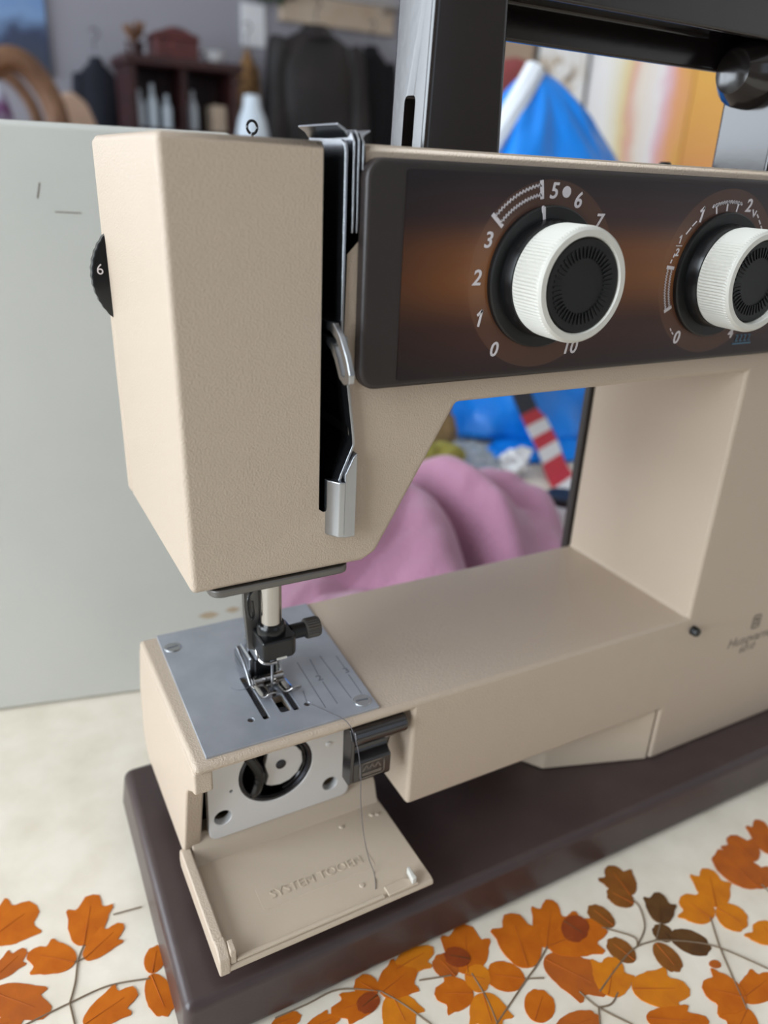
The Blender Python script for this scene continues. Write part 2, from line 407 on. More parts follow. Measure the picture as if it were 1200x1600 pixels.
for i, (bx, by, tx, ty, wd, k, c) in enumerate(LEAVES):
    z0 = .0001 + .00004*(i % 7) + (.0003 if c == 5 else 0)
    pts = leaf_mesh(bx, by, tx, ty, wd, k, i)
    cx = sum(p[0] for p in pts)/len(pts); cy = sum(p[1] for p in pts)/len(pts)
    bm = bmesh.new()
    lo = [bm.verts.new((p[0], p[1], 0)) for p in pts]
    hi = [bm.verts.new((p[0], p[1], z0+.00015)) for p in pts]
    m_ = bm.verts.new((cx, cy, z0+.0003))
    for j in range(len(pts)):
        q = (j+1) % len(pts)
        bm.faces.new((lo[j], lo[q], hi[q], hi[j])); bm.faces.new((hi[j], hi[q], m_))
    lf = build('leaf', bm, LEAFM[c], cover)
    # mid vein
    a = Vector((bx+(tx-bx)*.02, by+(ty-by)*.02, z0+.0003)); b = Vector((bx+(tx-bx)*.8, by+(ty-by)*.8, z0+.0003))
    build('vein', TB([a, (a+b)/2, b], [.00022, .00018, .0001], n=5), LEAFM[2] if c < 4 else LEAFM[4], lf)
for s in STEMS:
    pth = smoothpath([(x, y, .0004) for x, y in s], 5)
    build('stem', TB(pth, .00034, n=5), 'stem', cover)

# ================================================================== the sewing machine
sm = empty('sewing_machine', (.17, .04, 0), 'cream and brown sewing machine with its free-arm flap open', 'sewing machine')
YB = .0880                                         # back of the housing
# ---- base
prb = [(-.0175, -.0255), (.400, -.0255), (.400, .113), (-.0135, .113)]
prt = [(-.0160, -.0235), (.400, -.0235), (.400, .109), (-.0112, .109)]
bm = bmesh.new()
prism(bm, prb, 'z', .0008, .025, prt)
build('base', bm, 'brown_base', sm, bevel=.0042, seg=4)
# ---- housing
outline = [(.0016, .178), (.0608, .178), (.0660, .1806), (.0945, .2312), (.2405, .2312), (.2405, .110), (-.0014, .110), (-.0014, .1060), (.0862, .1060),
           (.0862, .0565), (.2352, .0565), (.2352, .025), (.372, .025), (.372, .308), (-.0007, .308)]
housing = build('housing', PR(outline, 'y', 0, YB), 'cream', sm, bevel=.0021, seg=4)
cut(housing, PR([(.0441, .32), (.0441, .2003), (.0456, .1992), (.0505, .1992), (.0510, .2110), (.0540, .2190), (.0543, .2225), (.0522, .2400), (.0516, .2560), (.0520, .279), (.0568, .284), (.0568, .32)], 'y', -.01, .032))
housing.data.materials.append(MATS['void_black'])
for f in housing.data.polygons:                    # slot cavity faces coloured black to paint in its dark depth
    c_ = f.center + ORG[housing.name]
    if .0437 < c_.x < .0572 and .0012 < c_.y < .0326 and c_.z > .1985: f.material_index = 1
build('head_rear', PR([(.0012, .1790), (.0600, .1790), (.0600, .3070), (-.0002, .3070)], 'y', YB-.001, .0940), 'cream', sm, bevel=.0015)
# wedge-shaped foot of the column below the bed
build('column_foot', PR([(.2340, .0006), (.1790, .0182), (.1725, .0275), (.1725, .086), (.2340, .086)], 'z', .0252, .0562), 'cream_smooth', sm, bevel=.0012)
# black boxes put in the thread slot to paint its inside dark
bm = bmesh.new()
box(bm, .0442, .0568, .0300, .0318, .2004, .3060)
box(bm, .0442, .0450, .0012, .0300, .2004, .3060)
box(bm, .0560, .0567, .0025, .0300, .2850, .3060)
box(bm, .0450, .0517, .0030, .0300, .1994, .2010)
build('slot_dark_fill', bm, 'void_black', sm)
for zz in (.2925, .272):
    build('slot_rivet', LT([(0, -.0012), (.0030, -.0012), (.0036, 0), (.0036, .001)], (.0462, .026, zz), 'x', 20), 'black_gloss', sm)
bm = B(.0452, .0488, .010, .026, .2045, .2165); box(bm, .0452, .0475, .006, .012, .2175, .2195)
build('slot_bracket', bm, 'black_gloss', sm, bevel=.0005)
# dark back cover
bm = bmesh.new()
prism(bm, [(.2388, .030), (.372, .030), (.372, .305), (.001, .305), (.001, .240), (.2388, .240)], 'y', YB+.0001, YB+.005)
build('back_cover', bm, 'brown_frame', sm, bevel=.001)
# ---- free arm
bm = bmesh.new()
side = [(.0018, .1059), (.0018, .0965), (.0060, .0945), (.0130, .0890), (.0160, .0850), (.0265, .0465), (.0300, .0420), (.092, .0420), (.099, .052), (.097, .080), (.0885, .1059)]
prism(bm, side, 'x', -.0014, .0055)
build('free_arm_side', bm, 'cream', sm, bevel=.0010)
build('free_arm_back', B(.0056, .0861, .0815, .0875, .0420, .1059), 'cream_smooth', sm)
bm = bmesh.new()
prism(bm, [(.0215, .0378), (.0370, .0378), (.0370, .0490), (.0290, .0505), (.0262, .0480), (.0238, .0415)], 'x', .0016, .0855)
build('free_arm_lip', bm, 'cream_smooth', sm, bevel=.0008)
build('arm_interior', B(.0056, .0861, .0390, .0420, .0420, .1058), 'void_black', sm)
# small screw-like button beside the throat
bt = build('button', LT([(0, -.0035), (.0021, -.0035), (.0024, -.0028), (.0024, .0008)], (.2452, 0, .1025), 'y', 8), 'black', sm)
# ---- needle plate (with its openings) and screws
NP = [(.0037, .0032), (.0722, .0026), (.0765, .0862), (.0060, .0868)]
plate = build('needle_plate', PR(NP, 'z', .1098, .1110), 'plate_steel', sm)
bm = bmesh.new()
for (x, y0, y1, wd) in ((.0302, .0140, .0425, .0024), (.0384, .0150, .0262, .0042), (.0425, .0143, .0275, .0024), (.0375, .0280, .0305, .005)):
    prism(bm, rrect(x-wd/2, x+wd/2, y0, y1, wd*.2, 2), 'z', .1090, .1130)
for (x, y) in ((.0245, .0158), (.0473, .0158)):
    lathe(bm, [(.0012, 0), (.0012, .004)], (x, y, .1090), 'z', 14)
cut(plate, bm)
plate.modifiers.clear()
bv = plate.modifiers.new('bevel', 'BEVEL'); bv.width = .00025; bv.segments = 2; bv.limit_method = 'ANGLE'; bv.angle_limit = R(40); bv.harden_normals = True
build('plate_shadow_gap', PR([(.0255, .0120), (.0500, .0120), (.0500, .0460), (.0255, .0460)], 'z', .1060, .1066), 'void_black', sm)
hp = bmesh.new()
for (x, y0, y1, wd) in ((.0302, .0140, .0425, .0030), (.0384, .0150, .0262, .0048), (.0425, .0143, .0275, .0030), (.0375, .0280, .0305, .006)):
    box(hp, x-wd/2, x+wd/2, y0-.0003, y1+.0003, .1066, .1120)
for (x, y) in ((.0245, .0158), (.0473, .0158)): box(hp, x-.0014, x+.0014, y-.0014, y+.0014, .1066, .112)
cut(housing, hp)
for (x, wd) in ((.0302, .0016), (.0425, .0016)):
    bm = bmesh.new(); n = 14
    y0, y1 = (.0170, .040) if x < .035 else (.0165, .0255)
    box(bm, x-wd/2, x+wd/2, y0, y1, .1067, .1098)
    for k in range(n):
        a = y0+(y1-y0)*k/n; b = y0+(y1-y0)*(k+1)/n
        prism(bm, [(a, .1098), (b, .1098), ((a+b)/2+.0003, .1106)], 'x', x-wd/2, x+wd/2)
    build('feed_dog', bm, 'dark_steel', sm, smooth=False)
build('feed_dog', B(.0368, .0400, .0155, .0205, .1067, .1090), 'dark_steel', sm)
for (x, y, rr, ang) in ((.0101, .0748, .0036, 8), (.0676, .0086, .0037, -6)):
    s = build('plate_screw', LT([(rr, 0), (rr, .0003), (rr-.0003, .0006), (rr-.0004, .0006), (0, .0006)], (x, y, .1108), 'z', 28), 'steel', plate)
    pass
for (x0, y0, x1, y1) in ((.0542, .0429, .0528, .0105), (.0600, .0429, .0588, .0315), (.0585, .0265, .0580, .0110), (.0648, .0433, .0644, .0117), (.0711, .0404, .0708, .0315), (.0702, .0265, .0694, .0125), (.0490, .0240, .0476, .0170)):
    bm = bmesh.new(); q = .00016
    prism(bm, [(x0-q, y0), (x0+q, y0), (x1+q, y1), (x1-q, y1)], 'z', .11095, .11104)
    build('engraved_line', bm, 'engraved', plate)
text('engraved_numeral', '2', (.0583, .0290, .11102), .0050, 'engraved', plate, tilt=(0, 0, 0))
text('engraved_numeral', '3', (.0706, .0291, .11102), .0050, 'engraved', plate, tilt=(0, 0, 0))
bm = bmesh.new(); pth = []
for k in range(9):
    a = R(190+k*15); pth.append((.0245+.0042*math.cos(a)+.0035, .0385+.0040*math.sin(a), .1110))
build('engraved_arc', TB(pth, .00018, n=5), 'engraved', plate)
# screw slots as separate small parts of the screws
for s, ang in ((o_, a_) for o_, a_ in zip([o for o in plate.children if o.name.startswith('plate_screw')], (8, -6))):
    c = ORG[s.name]; rr = .0036; ca, sa = math.cos(R(ang)), math.sin(R(ang)); l, h = rr*.68, .0004
    build('screw_slot', PR([(c.x+ca*a-sa*b, c.y+sa*a+ca*b) for a, b in ((-l, -h), (l, -h), (l, h), (-l, h))], 'z', .1113, .11148), 'engraved', s)

# ---- face plate under the head, needle bar and clamp
build('head_bottom_plate', PR(rrect(.0075, .0560, -.0006, .075, .004), 'z', .1752, .1779), 'steel_dull', sm, bevel=.0006)
NX, NY = .0380, .0293
bar = build('needle_bar', LT([(.0041, 0), (.0041, .040), (.0041, .042)], (NX, NY, .1360), 'z', 28), 'chrome', sm)
bm = PR([(.0300, .1300), (.0345, .1280), (.0352, .1500), (.0338, .1750), (.0285, .1750), (.0288, .1500)], 'y', .0335, .0355)
build('presser_bar_plate', bm, 'steel_dull', sm, bevel=.0004)
build('presser_bar', LT([(.0026, 0), (.0026, .052)], (.0372, .0440, .1230), 'z', 20), 'dark_steel', sm)
build('thread_hook', TB(smoothpath([(.0325, .0330, .1560), (.0302, .0318, .1540), (.0296, .0310, .1485), (.0306, .0306, .1450), (.0318, .0312, .1465), (.0316, .0318, .1520)], 5), .0005, n=8), 'black_gloss', sm)
clamp = build('needle_clamp', PR([(.0318, .0215), (.0440, .0215), (.0462, .0240), (.0462, .0350), (.0440, .0372), (.0330, .0372), (.0318, .0350)], 'z', .1302, .1390), 'black_gloss', sm, bevel=.0012)
build('clamp_collar', LT([(.0056, 0), (.0056, .0030), (.0050, .0040)], (NX, NY, .1388), 'z', 24), 'black_gloss', clamp)
build('clamp_screw_shaft', LT([(.0030, 0), (.0030, .0065)], (.0455, NY-.0010, .1368), 'x', 20), 'black', clamp)
ks = [(.0026, 0), (.0038, .0004), (.0041, .0010), (.0041, .0054), (.0037, .0062), (0, .0062)]
build('clamp_thumbscrew', LT(ks, (.0510, NY-.0010, .1368), 'x', 48, rib=((2, 3), -.0003)), 'knurl', clamp, smooth=False)
build('clamp_slot', B(.0372, .0412, .0211, .0215, .1306, .1314), 'white_plastic', clamp)
build('thread_guide', TB(smoothpath([(.0322, .0300, .1312), (.0322, .0255, .1290), (.0345, .0235, .1284), (.0380, .0240, .1278)], 5), .0007, n=8), 'chrome', clamp)
build('needle', LT([(.0010, .0190), (.0010, .0150), (.0006, .0135), (.0006, .0015), (.0001, -.0012)], (NX-.0004, NY-.0015, .1118), 'z', 12), 'steel', sm)
# ---- presser foot
foot = build('presser_foot_sole', PR(rrect(.0308, .0452, .0310, .0470, .0012, 2), 'z', .1118, .1128), 'chrome', sm, bevel=.0003)
def toe(x0, x1, bend):
    bm = bmesh.new(); prev = None
    prof = [(.0340, .1120), (.0290, .1120), (.0250, .1121), (.0225, .1130), (.0208, .1148), (.0203, .1158)]
    up, dn = [], []
    for k, (y, z) in enumerate(prof):
        s = k/5.0; sh = 1-.25*max(0, s-.6)/.4
        xm = (x0+x1)/2 + bend*s*s; hw = (x1-x0)/2*sh
        up.append([bm.verts.new((xm+q*hw, y, z+.0019-.0006*q*q)) for q in (-1, -.5, 0, .5, 1)])
        dn.append([bm.verts.new((xm+q*hw, y, z)) for q in (-1, -.5, 0, .5, 1)])
    for A in (up, dn):
        for a, b in zip(A, A[1:]):
            for i in range(4): bm.faces.new((a[i], a[i+1], b[i+1], b[i]))
    for a, b, c, d in zip(up, up[1:], dn, dn[1:]):
        bm.faces.new((a[0], b[0], d[0], c[0])); bm.faces.new((a[4], b[4], d[4], c[4]))
    for A, C in ((up[0], dn[0]), (up[-1], dn[-1])):
        for i in range(4): bm.faces.new((A[i], A[i+1], C[i+1], C[i]))
    return bm
build('toe', toe(.0312, .0362, .0012), 'chrome', foot, subsurf=1)
build('toe', toe(.0400, .0452, .0026), 'chrome', foot, subsurf=1)
build('foot_bridge', LT([(.0016, 0), (.0016, .0120)], (.0320, .0335, .1146), 'x', 16), 'chrome', foot)
bm = PR([(.0330, .1126), (.0520, .1126), (.0530, .1180), (.0500, .1215), (.0420, .1190), (.0370, .1160)], 'x', .0302, .0318)
build('foot_side', bm, 'steel', foot, bevel=.0004)
bm = PR([(.0350, .1126), (.0470, .1126), (.0475, .1160), (.0400, .1180)], 'x', .0440, .0454)
build('foot_side', bm, 'steel', foot, bevel=.0004)
build('foot_flange', PR(rrect(.0302, .0350, .0400, .0530, .0012, 3), 'z', .1160, .1170), 'chrome', foot, bevel=.0003)
build('foot_flange', PR([(.0318, .1130), (.0345, .1150), (.0345, .1200), (.0325, .1225), (.0318, .1215)], 'y', .0380, .0500), 'steel', foot, bevel=.0003)
build('foot_spring', B(.0335, .0425, .0360, .0420, .1130, .1215), 'black_gloss', foot, bevel=.0006)
build('foot_ankle', PR([(.0330, .1240), (.0330, .1275), (.0470, .1275), (.0470, .1170), (.0430, .1150), (.0425, .1240)], 'x', .0328, .0402), 'steel', foot, bevel=.0005)

# ---- hook area behind the flap
hook = build('hook_plate', PR(rrect(.0088, .0712, .0478, .1045, .0035), 'y', .0250, .0290), 'hook_metal', sm)
HC = (.0378, .0745)
bm = LT([(.0160, 0), (.0160, .02)], (HC[0], .015, HC[1]), 'y', 48)
lathe(bm, [(.0036, 0), (.0036, .02)], (.0146, .015, .0582), 'y', 20)
lathe(bm, [(.0034, 0), (.0034, .02)], (.0622, .015, .0570), 'y', 20)
lathe(bm, [(.0007, 0), (.0007, .02)], (.0185, .015, .0705), 'y', 10)
cut(hook, bm)
bv = hook.modifiers.new('bevel', 'BEVEL'); bv.width = .0006; bv.segments = 2; bv.limit_method = 'ANGLE'; bv.angle_limit = R(40); bv.harden_normals = True
build('hook_ring', LT([(.0158, .0005), (.0158, .0030), (.0146, .0030), (.0140, .0015), (.0146, .0002), (.0158, .0005)][:-1] + [(.0158, .0005)], (HC[0], .0248, HC[1]), 'y', 56, caps=False), 'dark_steel', hook)
build('hook_well', LT([(.0157, .0035), (.0157, .0105), (0, .0105)], (HC[0], .0275, HC[1]), 'y', 40), 'void_black', hook)
bm = bmesh.new()
pts = []
for a in (118, 95, 70, 45, 20, -10, -40, -65, -90, -112, -128):
    pts.append((HC[0]+.0022+.0104*math.cos(R(a)), HC[1]+.0104*math.sin(R(a))))
pts += [(HC[0]-.0030, HC[1]-.0040), (HC[0]-.0045, HC[1]+.0020)]
build('bobbin_case', PR(pts, 'y', .0266, .0300), 'hook_metal', hook, bevel=.0006)
build('bobbin_case_stud', LT([(.0022, 0), (.0022, -.0004), (.0014, -.0008), (0, -.0008)], (HC[0]+.0025, .0267, HC[1]+.0005), 'y', 18), 'dark_steel', hook)
build('hook_finger', TB(smoothpath([(.0252, .0262, .0860), (.0285, .0256, .0800), (.0305, .0252, .0735), (.0292, .0256, .0670), (.0275, .0270, .0640)], 5), .0023, n=10), 'black_gloss', hook)
build('hook_race', TB([(HC[0]+.0134*math.cos(R(a)), .0272, HC[1]+.0134*math.sin(R(a))) for a in range(-75, 76, 10)], .0008, n=8), 'black_gloss', hook)
build('plate_rivet', LT([(.0014, 0), (.0011, -.0006), (0, -.0008)], (.0612, .0251, .0792), 'y', 14), 'hook_metal', hook)

# ---- hinged flap, folded down
flap = build('flap', PR([(.0262, .0350), (.0255, .0392), (.0150, .0397), (-.0225, .0397), (-.0246, .0392), (-.0252, .0372), (-.0240, .0362), (.0200, .0350)], 'x', -.0012, .0862), 'cream_smooth', sm, bevel=.0007)
bm = PR([(.0285, .0362), (.0300, .0400), (.0290, .0450), (.0265, .0466), (.0230, .0462), (-.0170, .0452), (-.0175, .0468), (-.0215, .0468), (-.0250, .0440), (-.0252, .0362)], 'x', -.0030, .0012)
build('flap_side', bm, 'cream', flap, bevel=.0008)
build('flap_tab', B(.0012, .0036, -.0246, -.0195, .0398, .0466), 'cream', flap, bevel=.0006)
build('flap_rib', B(.0036, .0640, -.0245, -.0228, .0398, .0412), 'cream_smooth', flap, bevel=.0006)
bm = bmesh.new()
prism(bm, [(.0655, -.0246), (.0790, -.0246), (.0790, -.0222), (.0745, -.0200), (.0655, -.0200)], 'z', .0398, .0410)
build('flap_catch', bm, 'cream_smooth', flap, bevel=.0004)
build('catch_tip', PR([(.0762, -.0243), (.0782, -.0243), (.0782, -.0180), (.0768, -.0185)], 'z', .0410, .0440), 'white_plastic', flap, bevel=.0004)
for (x, y) in ((.0790, .0165), (.0815, .0158), (.0585, -.0150), (.0640, .0160)):
    build('moulding_dot', LT([(.0012, 0), (.0009, .0005), (0, .0006)], (x, y, .0396), 'z', 12), 'cream_smooth', flap)
text('moulded_lettering', 'SYSTEM TOOEN', (.0440, -.0035, .0398), .0056, 'cream_smooth', flap, tilt=(0, 0, 0), extrude=.00035)
build('lettering_field', PR(rrect(.0195, .0680, -.0088, .0018, .0008, 2), 'z', .0396, .03985), 'cream_smooth', flap, bevel=.0002)

# ---- latch lever with zigzag emblem
lprof = [(.0075, .1056), (.0010, .1056), (-.0012, .1046), (-.0026, .1024), (-.0024, .1000), (-.0008, .0978), (.0030, .0958), (.0048, .0930), (.0044, .0905), (.0020, .0890), (.0002, .0880), (.0002, .0790), (.0012, .0775), (.0075, .0775)]
def lx(z): return .0830 if z > .0975 else (.0775 if z < .0900 else .0775+.0055*(z-.0900)/.0075)
bm = bmesh.new(); A = [bm.verts.new((.0598, y, z)) for y, z in lprof]; Bv = [bm.verts.new((lx(z), y, z)) for y, z in lprof]
bm.faces.new(A); bm.faces.new(Bv[::-1])
for i in range(len(lprof)): bm.faces.new((A[i], Bv[i], Bv[(i+1) % len(lprof)], A[(i+1) % len(lprof)]))
latch = build('latch_lever', bm, 'brown_gloss', sm, bevel=.0008)
build('latch_cheek', PR([(.0070, .1050), (.0010, .1050), (-.0012, .1010), (-.0006, .0800), (.0012, .0772), (.0070, .0772)], 'x', .0588, .0604), 'brown_gloss', latch, bevel=.0006)
bm = bmesh.new(); fr = rrect(.0632, .0742, .0800, .0872, .0012, 3)
strip(bm, fr+[fr[0]], .0006, .0001)
build('emblem_frame', bm, 'print_grey', latch)
bm = bmesh.new(); zz = []
for k in range(7): zz.append((.0648+k*.0013, .0836 if k % 2 == 0 else .0860))
strip(bm, zz, .0006, .0001)
build('emblem_zigzag', bm, 'print_grey', latch)
bm = bmesh.new()
for k in range(5): strip(bm, [(.0648+k*.0017, .0817), (.0659+k*.0017, .0817)], .0014, .0001)
build('emblem_bar', bm, 'print_grey', latch)

# ---- thread guides in the slot
def yz_plate(name, pts, x0, x1, m, parent, bevel=.0002):
    return build(name, PR(pts, 'x', x0, x1), m, parent, bevel=bevel, seg=2)
gp = [(-.0012, .2560), (-.0012, .3060), (-.0004, .3078), (.0020, .3088), (.0240, .3094), (.0240, .2560)]
yz_plate('slot_guide_plate', gp, .0500, .0509, 'steel', sm)
for k, (xa, zt) in enumerate(((.0526, .3112), (.0540, .3118), (.0554, .3112))):
    g = yz_plate('thread_disc_plate', [(-.0012, .2848), (-.0014, .2875), (-.0010, zt-.003), (.0012, zt-.0006), (.0300, zt), (.0300, .2848)], xa, xa+.0006, 'steel', sm)
    if k == 0:
        bm = PR([(.0528, .3090), (.0534, .3092), (.0516, .3116), (.0492, .3128), (.0490, .3122), (.0512, .3110)], 'y', .0025, .0300)
        build('flared_lip', bm, 'steel', g, bevel=.0002)
    if k == 2:
        bm = PR([(.0554, .3088), (.0560, .3086), (.0570, .3100), (.0587, .3110), (.0585, .3115), (.0565, .3104)], 'y', .0010, .0310)
        build('flared_lip', bm, 'steel', g, bevel=.0002)
# long bent strip on the right edge of the slot
bm = bmesh.new()
cl = [(.0512, .2560), (.0518, .2440), (.0524, .2400), (.0545, .2250), (.0547, .2218), (.0538, .2195), (.0508, .2125), (.0498, .2095)]
L1 = [(x-.00045, z) for x, z in cl]; L2 = [(x+.00045, z) for x, z in cl]
prism(bm, L1+L2[::-1], 'y', -.0026, .0020)
build('bent_guide_strip', bm, 'steel', sm, bevel=.0002, seg=2)
build('slot_side', PR(L1+L2[::-1], 'y', .0021, .0300), 'black_gloss', sm)
bm = bmesh.new()
prism(bm, [(.0462, .0010), (.0466, -.0010), (.0492, -.0046), (.0510, -.0052), (.0512, -.0010)], 'z', .1912, .2105)
g = build('guide_sleeve', bm, 'steel', sm, bevel=.0004)
build('sleeve_front', PR([(.0513, .1905), (.0554, .1905), (.0554, .2195), (.0542, .2185), (.0513, .2125)], 'y', -.0042, -.0005), 'steel', g, bevel=.0003)
# take-up lever
tk = [(.0120, .2600), (.0027, .2600), (-.0035, .2605), (-.0085, .2575), (-.0131, .2521), (-.0155, .2478), (-.0150, .2450), (-.0118, .2440), (-.0085, .2452), (-.0068, .2475),
      (-.0050, .2500), (-.0020, .2525), (.0020, .2538), (.0120, .2540)]
lev = build('take_up_lever', PR(tk, 'x', .0462, .0480), 'steel', sm, bevel=.0003)
cut(lev, PR([(.0100, .2576), (-.0020, .2578), (-.0060, .2562), (-.0098, .2522), (-.0126, .2485), (-.0122, .2464), (-.0100, .2464), (-.0078, .2500), (-.0048, .2536), (-.0015, .2554), (.0100, .2558)], 'x', .04, .06))

# ---- small wire loop on top of the head
build('thread_loop', TB([(.0377, .0385+.0000, .3070), (.0377, .0385, .3098)]+[(.0377+.0016*math.cos(R(a)), .0385, .3116+.0018*math.sin(R(a))) for a in range(-90, 255, 20)], .00042, n=8), 'black_gloss', sm)
# ---- tension wheel at the back edge of the head
tw = build('tension_wheel', LT([(0, 0), (.0195, 0), (.0203, .0006), (.0203, .0040), (.0195, .0046), (0, .0046)], (.0148, .0850, .2628), 'y', 90, rib=((2, 3), .00025)), 'black_gloss', sm)
text('wheel_numeral', '6', (-.0028, .08495, .2652), .0052, 'print_white', tw)

# ---- carrying handle
def ptaper(x0, x1, y0, y1, z0, z1): return B(x0, x1, y0, y1, z0, z1)
bm = PR([(.0868, .3055), (.1172, .3055), (.1143, .3706), (.0885, .3706)], 'y', .0200, .0430)
post = build('handle_post', bm, 'brown_gloss', sm, bevel=.0020, seg=4)
cut(post, PR(rrect(.0268, .0338, .2990, .3236, .0020, 4), 'x', .080, .098))
bm = PR([(.2490, .3055), (.2800, .3055), (.2780, .3706), (.2482, .3706)], 'y', .0190, .0480)
post2 = build('handle_post', bm, 'brown_gloss', sm, bevel=.0020, seg=4)
hb = build('handle_grip', PR([(.0195, .3530), (.0195, .3670), (.0240, .3700), (.0440, .3700), (.0475, .3665), (.0475, .3445), (.0440, .3445), (.0440, .3560), (.0240, .3590), (.0230, .3530)], 'x', .1120, .2500), 'brown_gloss', sm, bevel=.0012)
build('grip_end', LT([(0, -.012), (.008, -.010), (.0125, -.004), (.0132, .006), (.0128, .022)], (.2460, .0350, .3440), 'x', 28), 'brown_gloss', sm)
# spool pin on the arm top
sp = build('spool_pin', LT([(.0028, 0), (.0028, .0022), (.0020, .0030), (0, .0030)], (.2345, .0600, .3078), 'z', 20), 'black', sm)

# ---- control panel
PX1 = .362
frame_o = rrect(.0550, PX1, .2397, .3048, .0055, 6)
panel = build('control_panel', PR(frame_o, 'y', -.0050, .0005), 'brown_frame', sm, bevel=.0016, seg=4)
m = bpy.data.materials.new('panel_print'); m.use_nodes = True; MATS['panel_print'] = m
nt = m.node_tree; b = nt.nodes['Principled BSDF']; b.inputs['Roughness'].default_value = .34
ge = nt.nodes.new('ShaderNodeTexCoord'); sx = nt.nodes.new('ShaderNodeSeparateXYZ'); nt.links.new(ge.outputs['Generated'], sx.inputs[0])
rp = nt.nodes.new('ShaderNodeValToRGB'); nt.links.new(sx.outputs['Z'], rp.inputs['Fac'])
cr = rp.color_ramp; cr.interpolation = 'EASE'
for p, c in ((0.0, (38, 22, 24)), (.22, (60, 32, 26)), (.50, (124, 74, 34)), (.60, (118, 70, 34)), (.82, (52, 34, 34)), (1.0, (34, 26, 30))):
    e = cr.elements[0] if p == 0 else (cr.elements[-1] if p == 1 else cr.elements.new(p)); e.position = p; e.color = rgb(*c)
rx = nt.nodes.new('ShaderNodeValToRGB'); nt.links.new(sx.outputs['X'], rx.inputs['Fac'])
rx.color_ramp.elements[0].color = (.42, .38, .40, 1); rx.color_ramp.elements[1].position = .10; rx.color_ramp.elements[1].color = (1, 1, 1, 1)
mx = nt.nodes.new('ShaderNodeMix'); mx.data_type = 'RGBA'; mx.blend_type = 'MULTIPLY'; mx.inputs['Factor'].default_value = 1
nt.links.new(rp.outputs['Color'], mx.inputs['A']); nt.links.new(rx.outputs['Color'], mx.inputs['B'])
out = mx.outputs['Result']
pcx = (.0675+PX1-.004)/2; pcz = (.2420+.3022)/2
for dx in (.1202, .2022):                          # printed paler discs round the dials
    vd = nt.nodes.new('ShaderNodeVectorMath'); vd.operation = 'DISTANCE'
    cx_ = nt.nodes.new('ShaderNodeCombineXYZ'); s2 = nt.nodes.new('ShaderNodeSeparateXYZ'); nt.links.new(ge.outputs['Object'], s2.inputs[0])
    nt.links.new(s2.outputs['X'], cx_.inputs['X']); nt.links.new(s2.outputs['Z'], cx_.inputs['Z'])
    nt.links.new(cx_.outputs[0], vd.inputs[0]); vd.inputs[1].default_value = (dx-pcx, 0, .2722-pcz)
    lt = nt.nodes.new('ShaderNodeMath'); lt.operation = 'LESS_THAN'; nt.links.new(vd.outputs['Value'], lt.inputs[0]); lt.inputs[1].default_value = .0292
    ml = nt.nodes.new('ShaderNodeMath'); ml.operation = 'MULTIPLY'; nt.links.new(lt.outputs[0], ml.inputs[0]); ml.inputs[1].default_value = .26
    m2 = nt.nodes.new('ShaderNodeMix'); m2.data_type = 'RGBA'; nt.links.new(ml.outputs[0], m2.inputs['Factor'])
    nt.links.new(out, m2.inputs['A']); m2.inputs['B'].default_value = rgb(122, 84, 58); out = m2.outputs['Result']
nt.links.new(out, b.inputs['Base Color'])
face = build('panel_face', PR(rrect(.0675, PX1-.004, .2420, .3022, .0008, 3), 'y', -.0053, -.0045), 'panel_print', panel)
YF = -.0054
def dial(name, cx, cz, cap_depth, turn):
    d = build(name, LT([(0, -.0005), (.0221, 0), (.0221, -.0016), (.0216, -.0020), (0, -.0020)], (cx, -.0052, cz), 'y', 64), 'black', sm)
    build('hub', LT([(.0184, 0), (.0182, -.0030), (.0176, -.0045), (0, -.0045)], (cx, -.0071, cz), 'y', 64), 'black_gloss', d)
    build('grip_ring', LT([(.0162, 0), (.0172, -.0006), (.0175, -.0020), (.0175, -.0120), (.0171, -.0130), (.0164, -.0137), (.0146, -.0137), (.0143, -.0130), (.0143, -.0060), (.0143, 0)], (cx, -.0112, cz), 'y', 200, rib=((2, 3), -.0005)), 'white_plastic', d, smooth=False)
    c = build('cap', LT([(.0142, 0), (.0142, -.0052+cap_depth), (.0136, -.0058+cap_depth), (.0122, -.0058+cap_depth), (.0078, -.0055+cap_depth), (0, -.0055+cap_depth)], (cx, -.0186, cz), 'y', 56), 'black', d)
    bm = bmesh.new(); yc = -.0186-.0056+cap_depth
    for k in range(44):
        a = 2*math.pi*k/44+turn; ca, sa = math.cos(a), math.sin(a); h = .00032
        p = [(cx+ca*r-sa*q, cz+sa*r+ca*q) for r, q in ((.0082, -h*.7), (.0116, -h), (.0116, h), (.0082, h*.7))]
        prism(bm, p, 'y', yc, yc-.0005)
    build('cap_ribs', bm, 'black', c)
    return d
d1 = dial('stitch_width_dial', .1202, .2720, 0, 0)
d2 = dial('stitch_length_dial', .2022, .2715, .0016, .05)
bm = bmesh.new(); a = R(101)
strip(bm, [(.1202+.0206*math.cos(R(103.5)), .2720+.0206*math.sin(R(103.5))), (.1202+.0222*math.cos(R(103.5)), .2720+.0222*math.sin(R(103.5)))], .0009, -.0072)
prism(bm, [(.1202+r*math.cos(R(g_)), .2720+r*math.sin(R(g_))) for r, g_ in ((.0160, 101.5), (.0220, 101), (.0220, 104), (.0160, 104.5))], 'y', -.0072, -.00735)
build('pointer_mark', bm, 'print_white', d1)
def numeral(s, x, z, q):
    if s == '1':                                  # a one with a flag
        h = q*.36; bm = bmesh.new()
        strip(bm, [(x-h*.18, z-h), (x+h*.22, z+h), (x-h*.42, z+h*.45)], q*.12, YF)
        return build('numeral', bm, 'print_white', panel)
    return text('numeral', s, (x, YF, z), q, 'print_white', panel, shear=.18, bold=.00010)
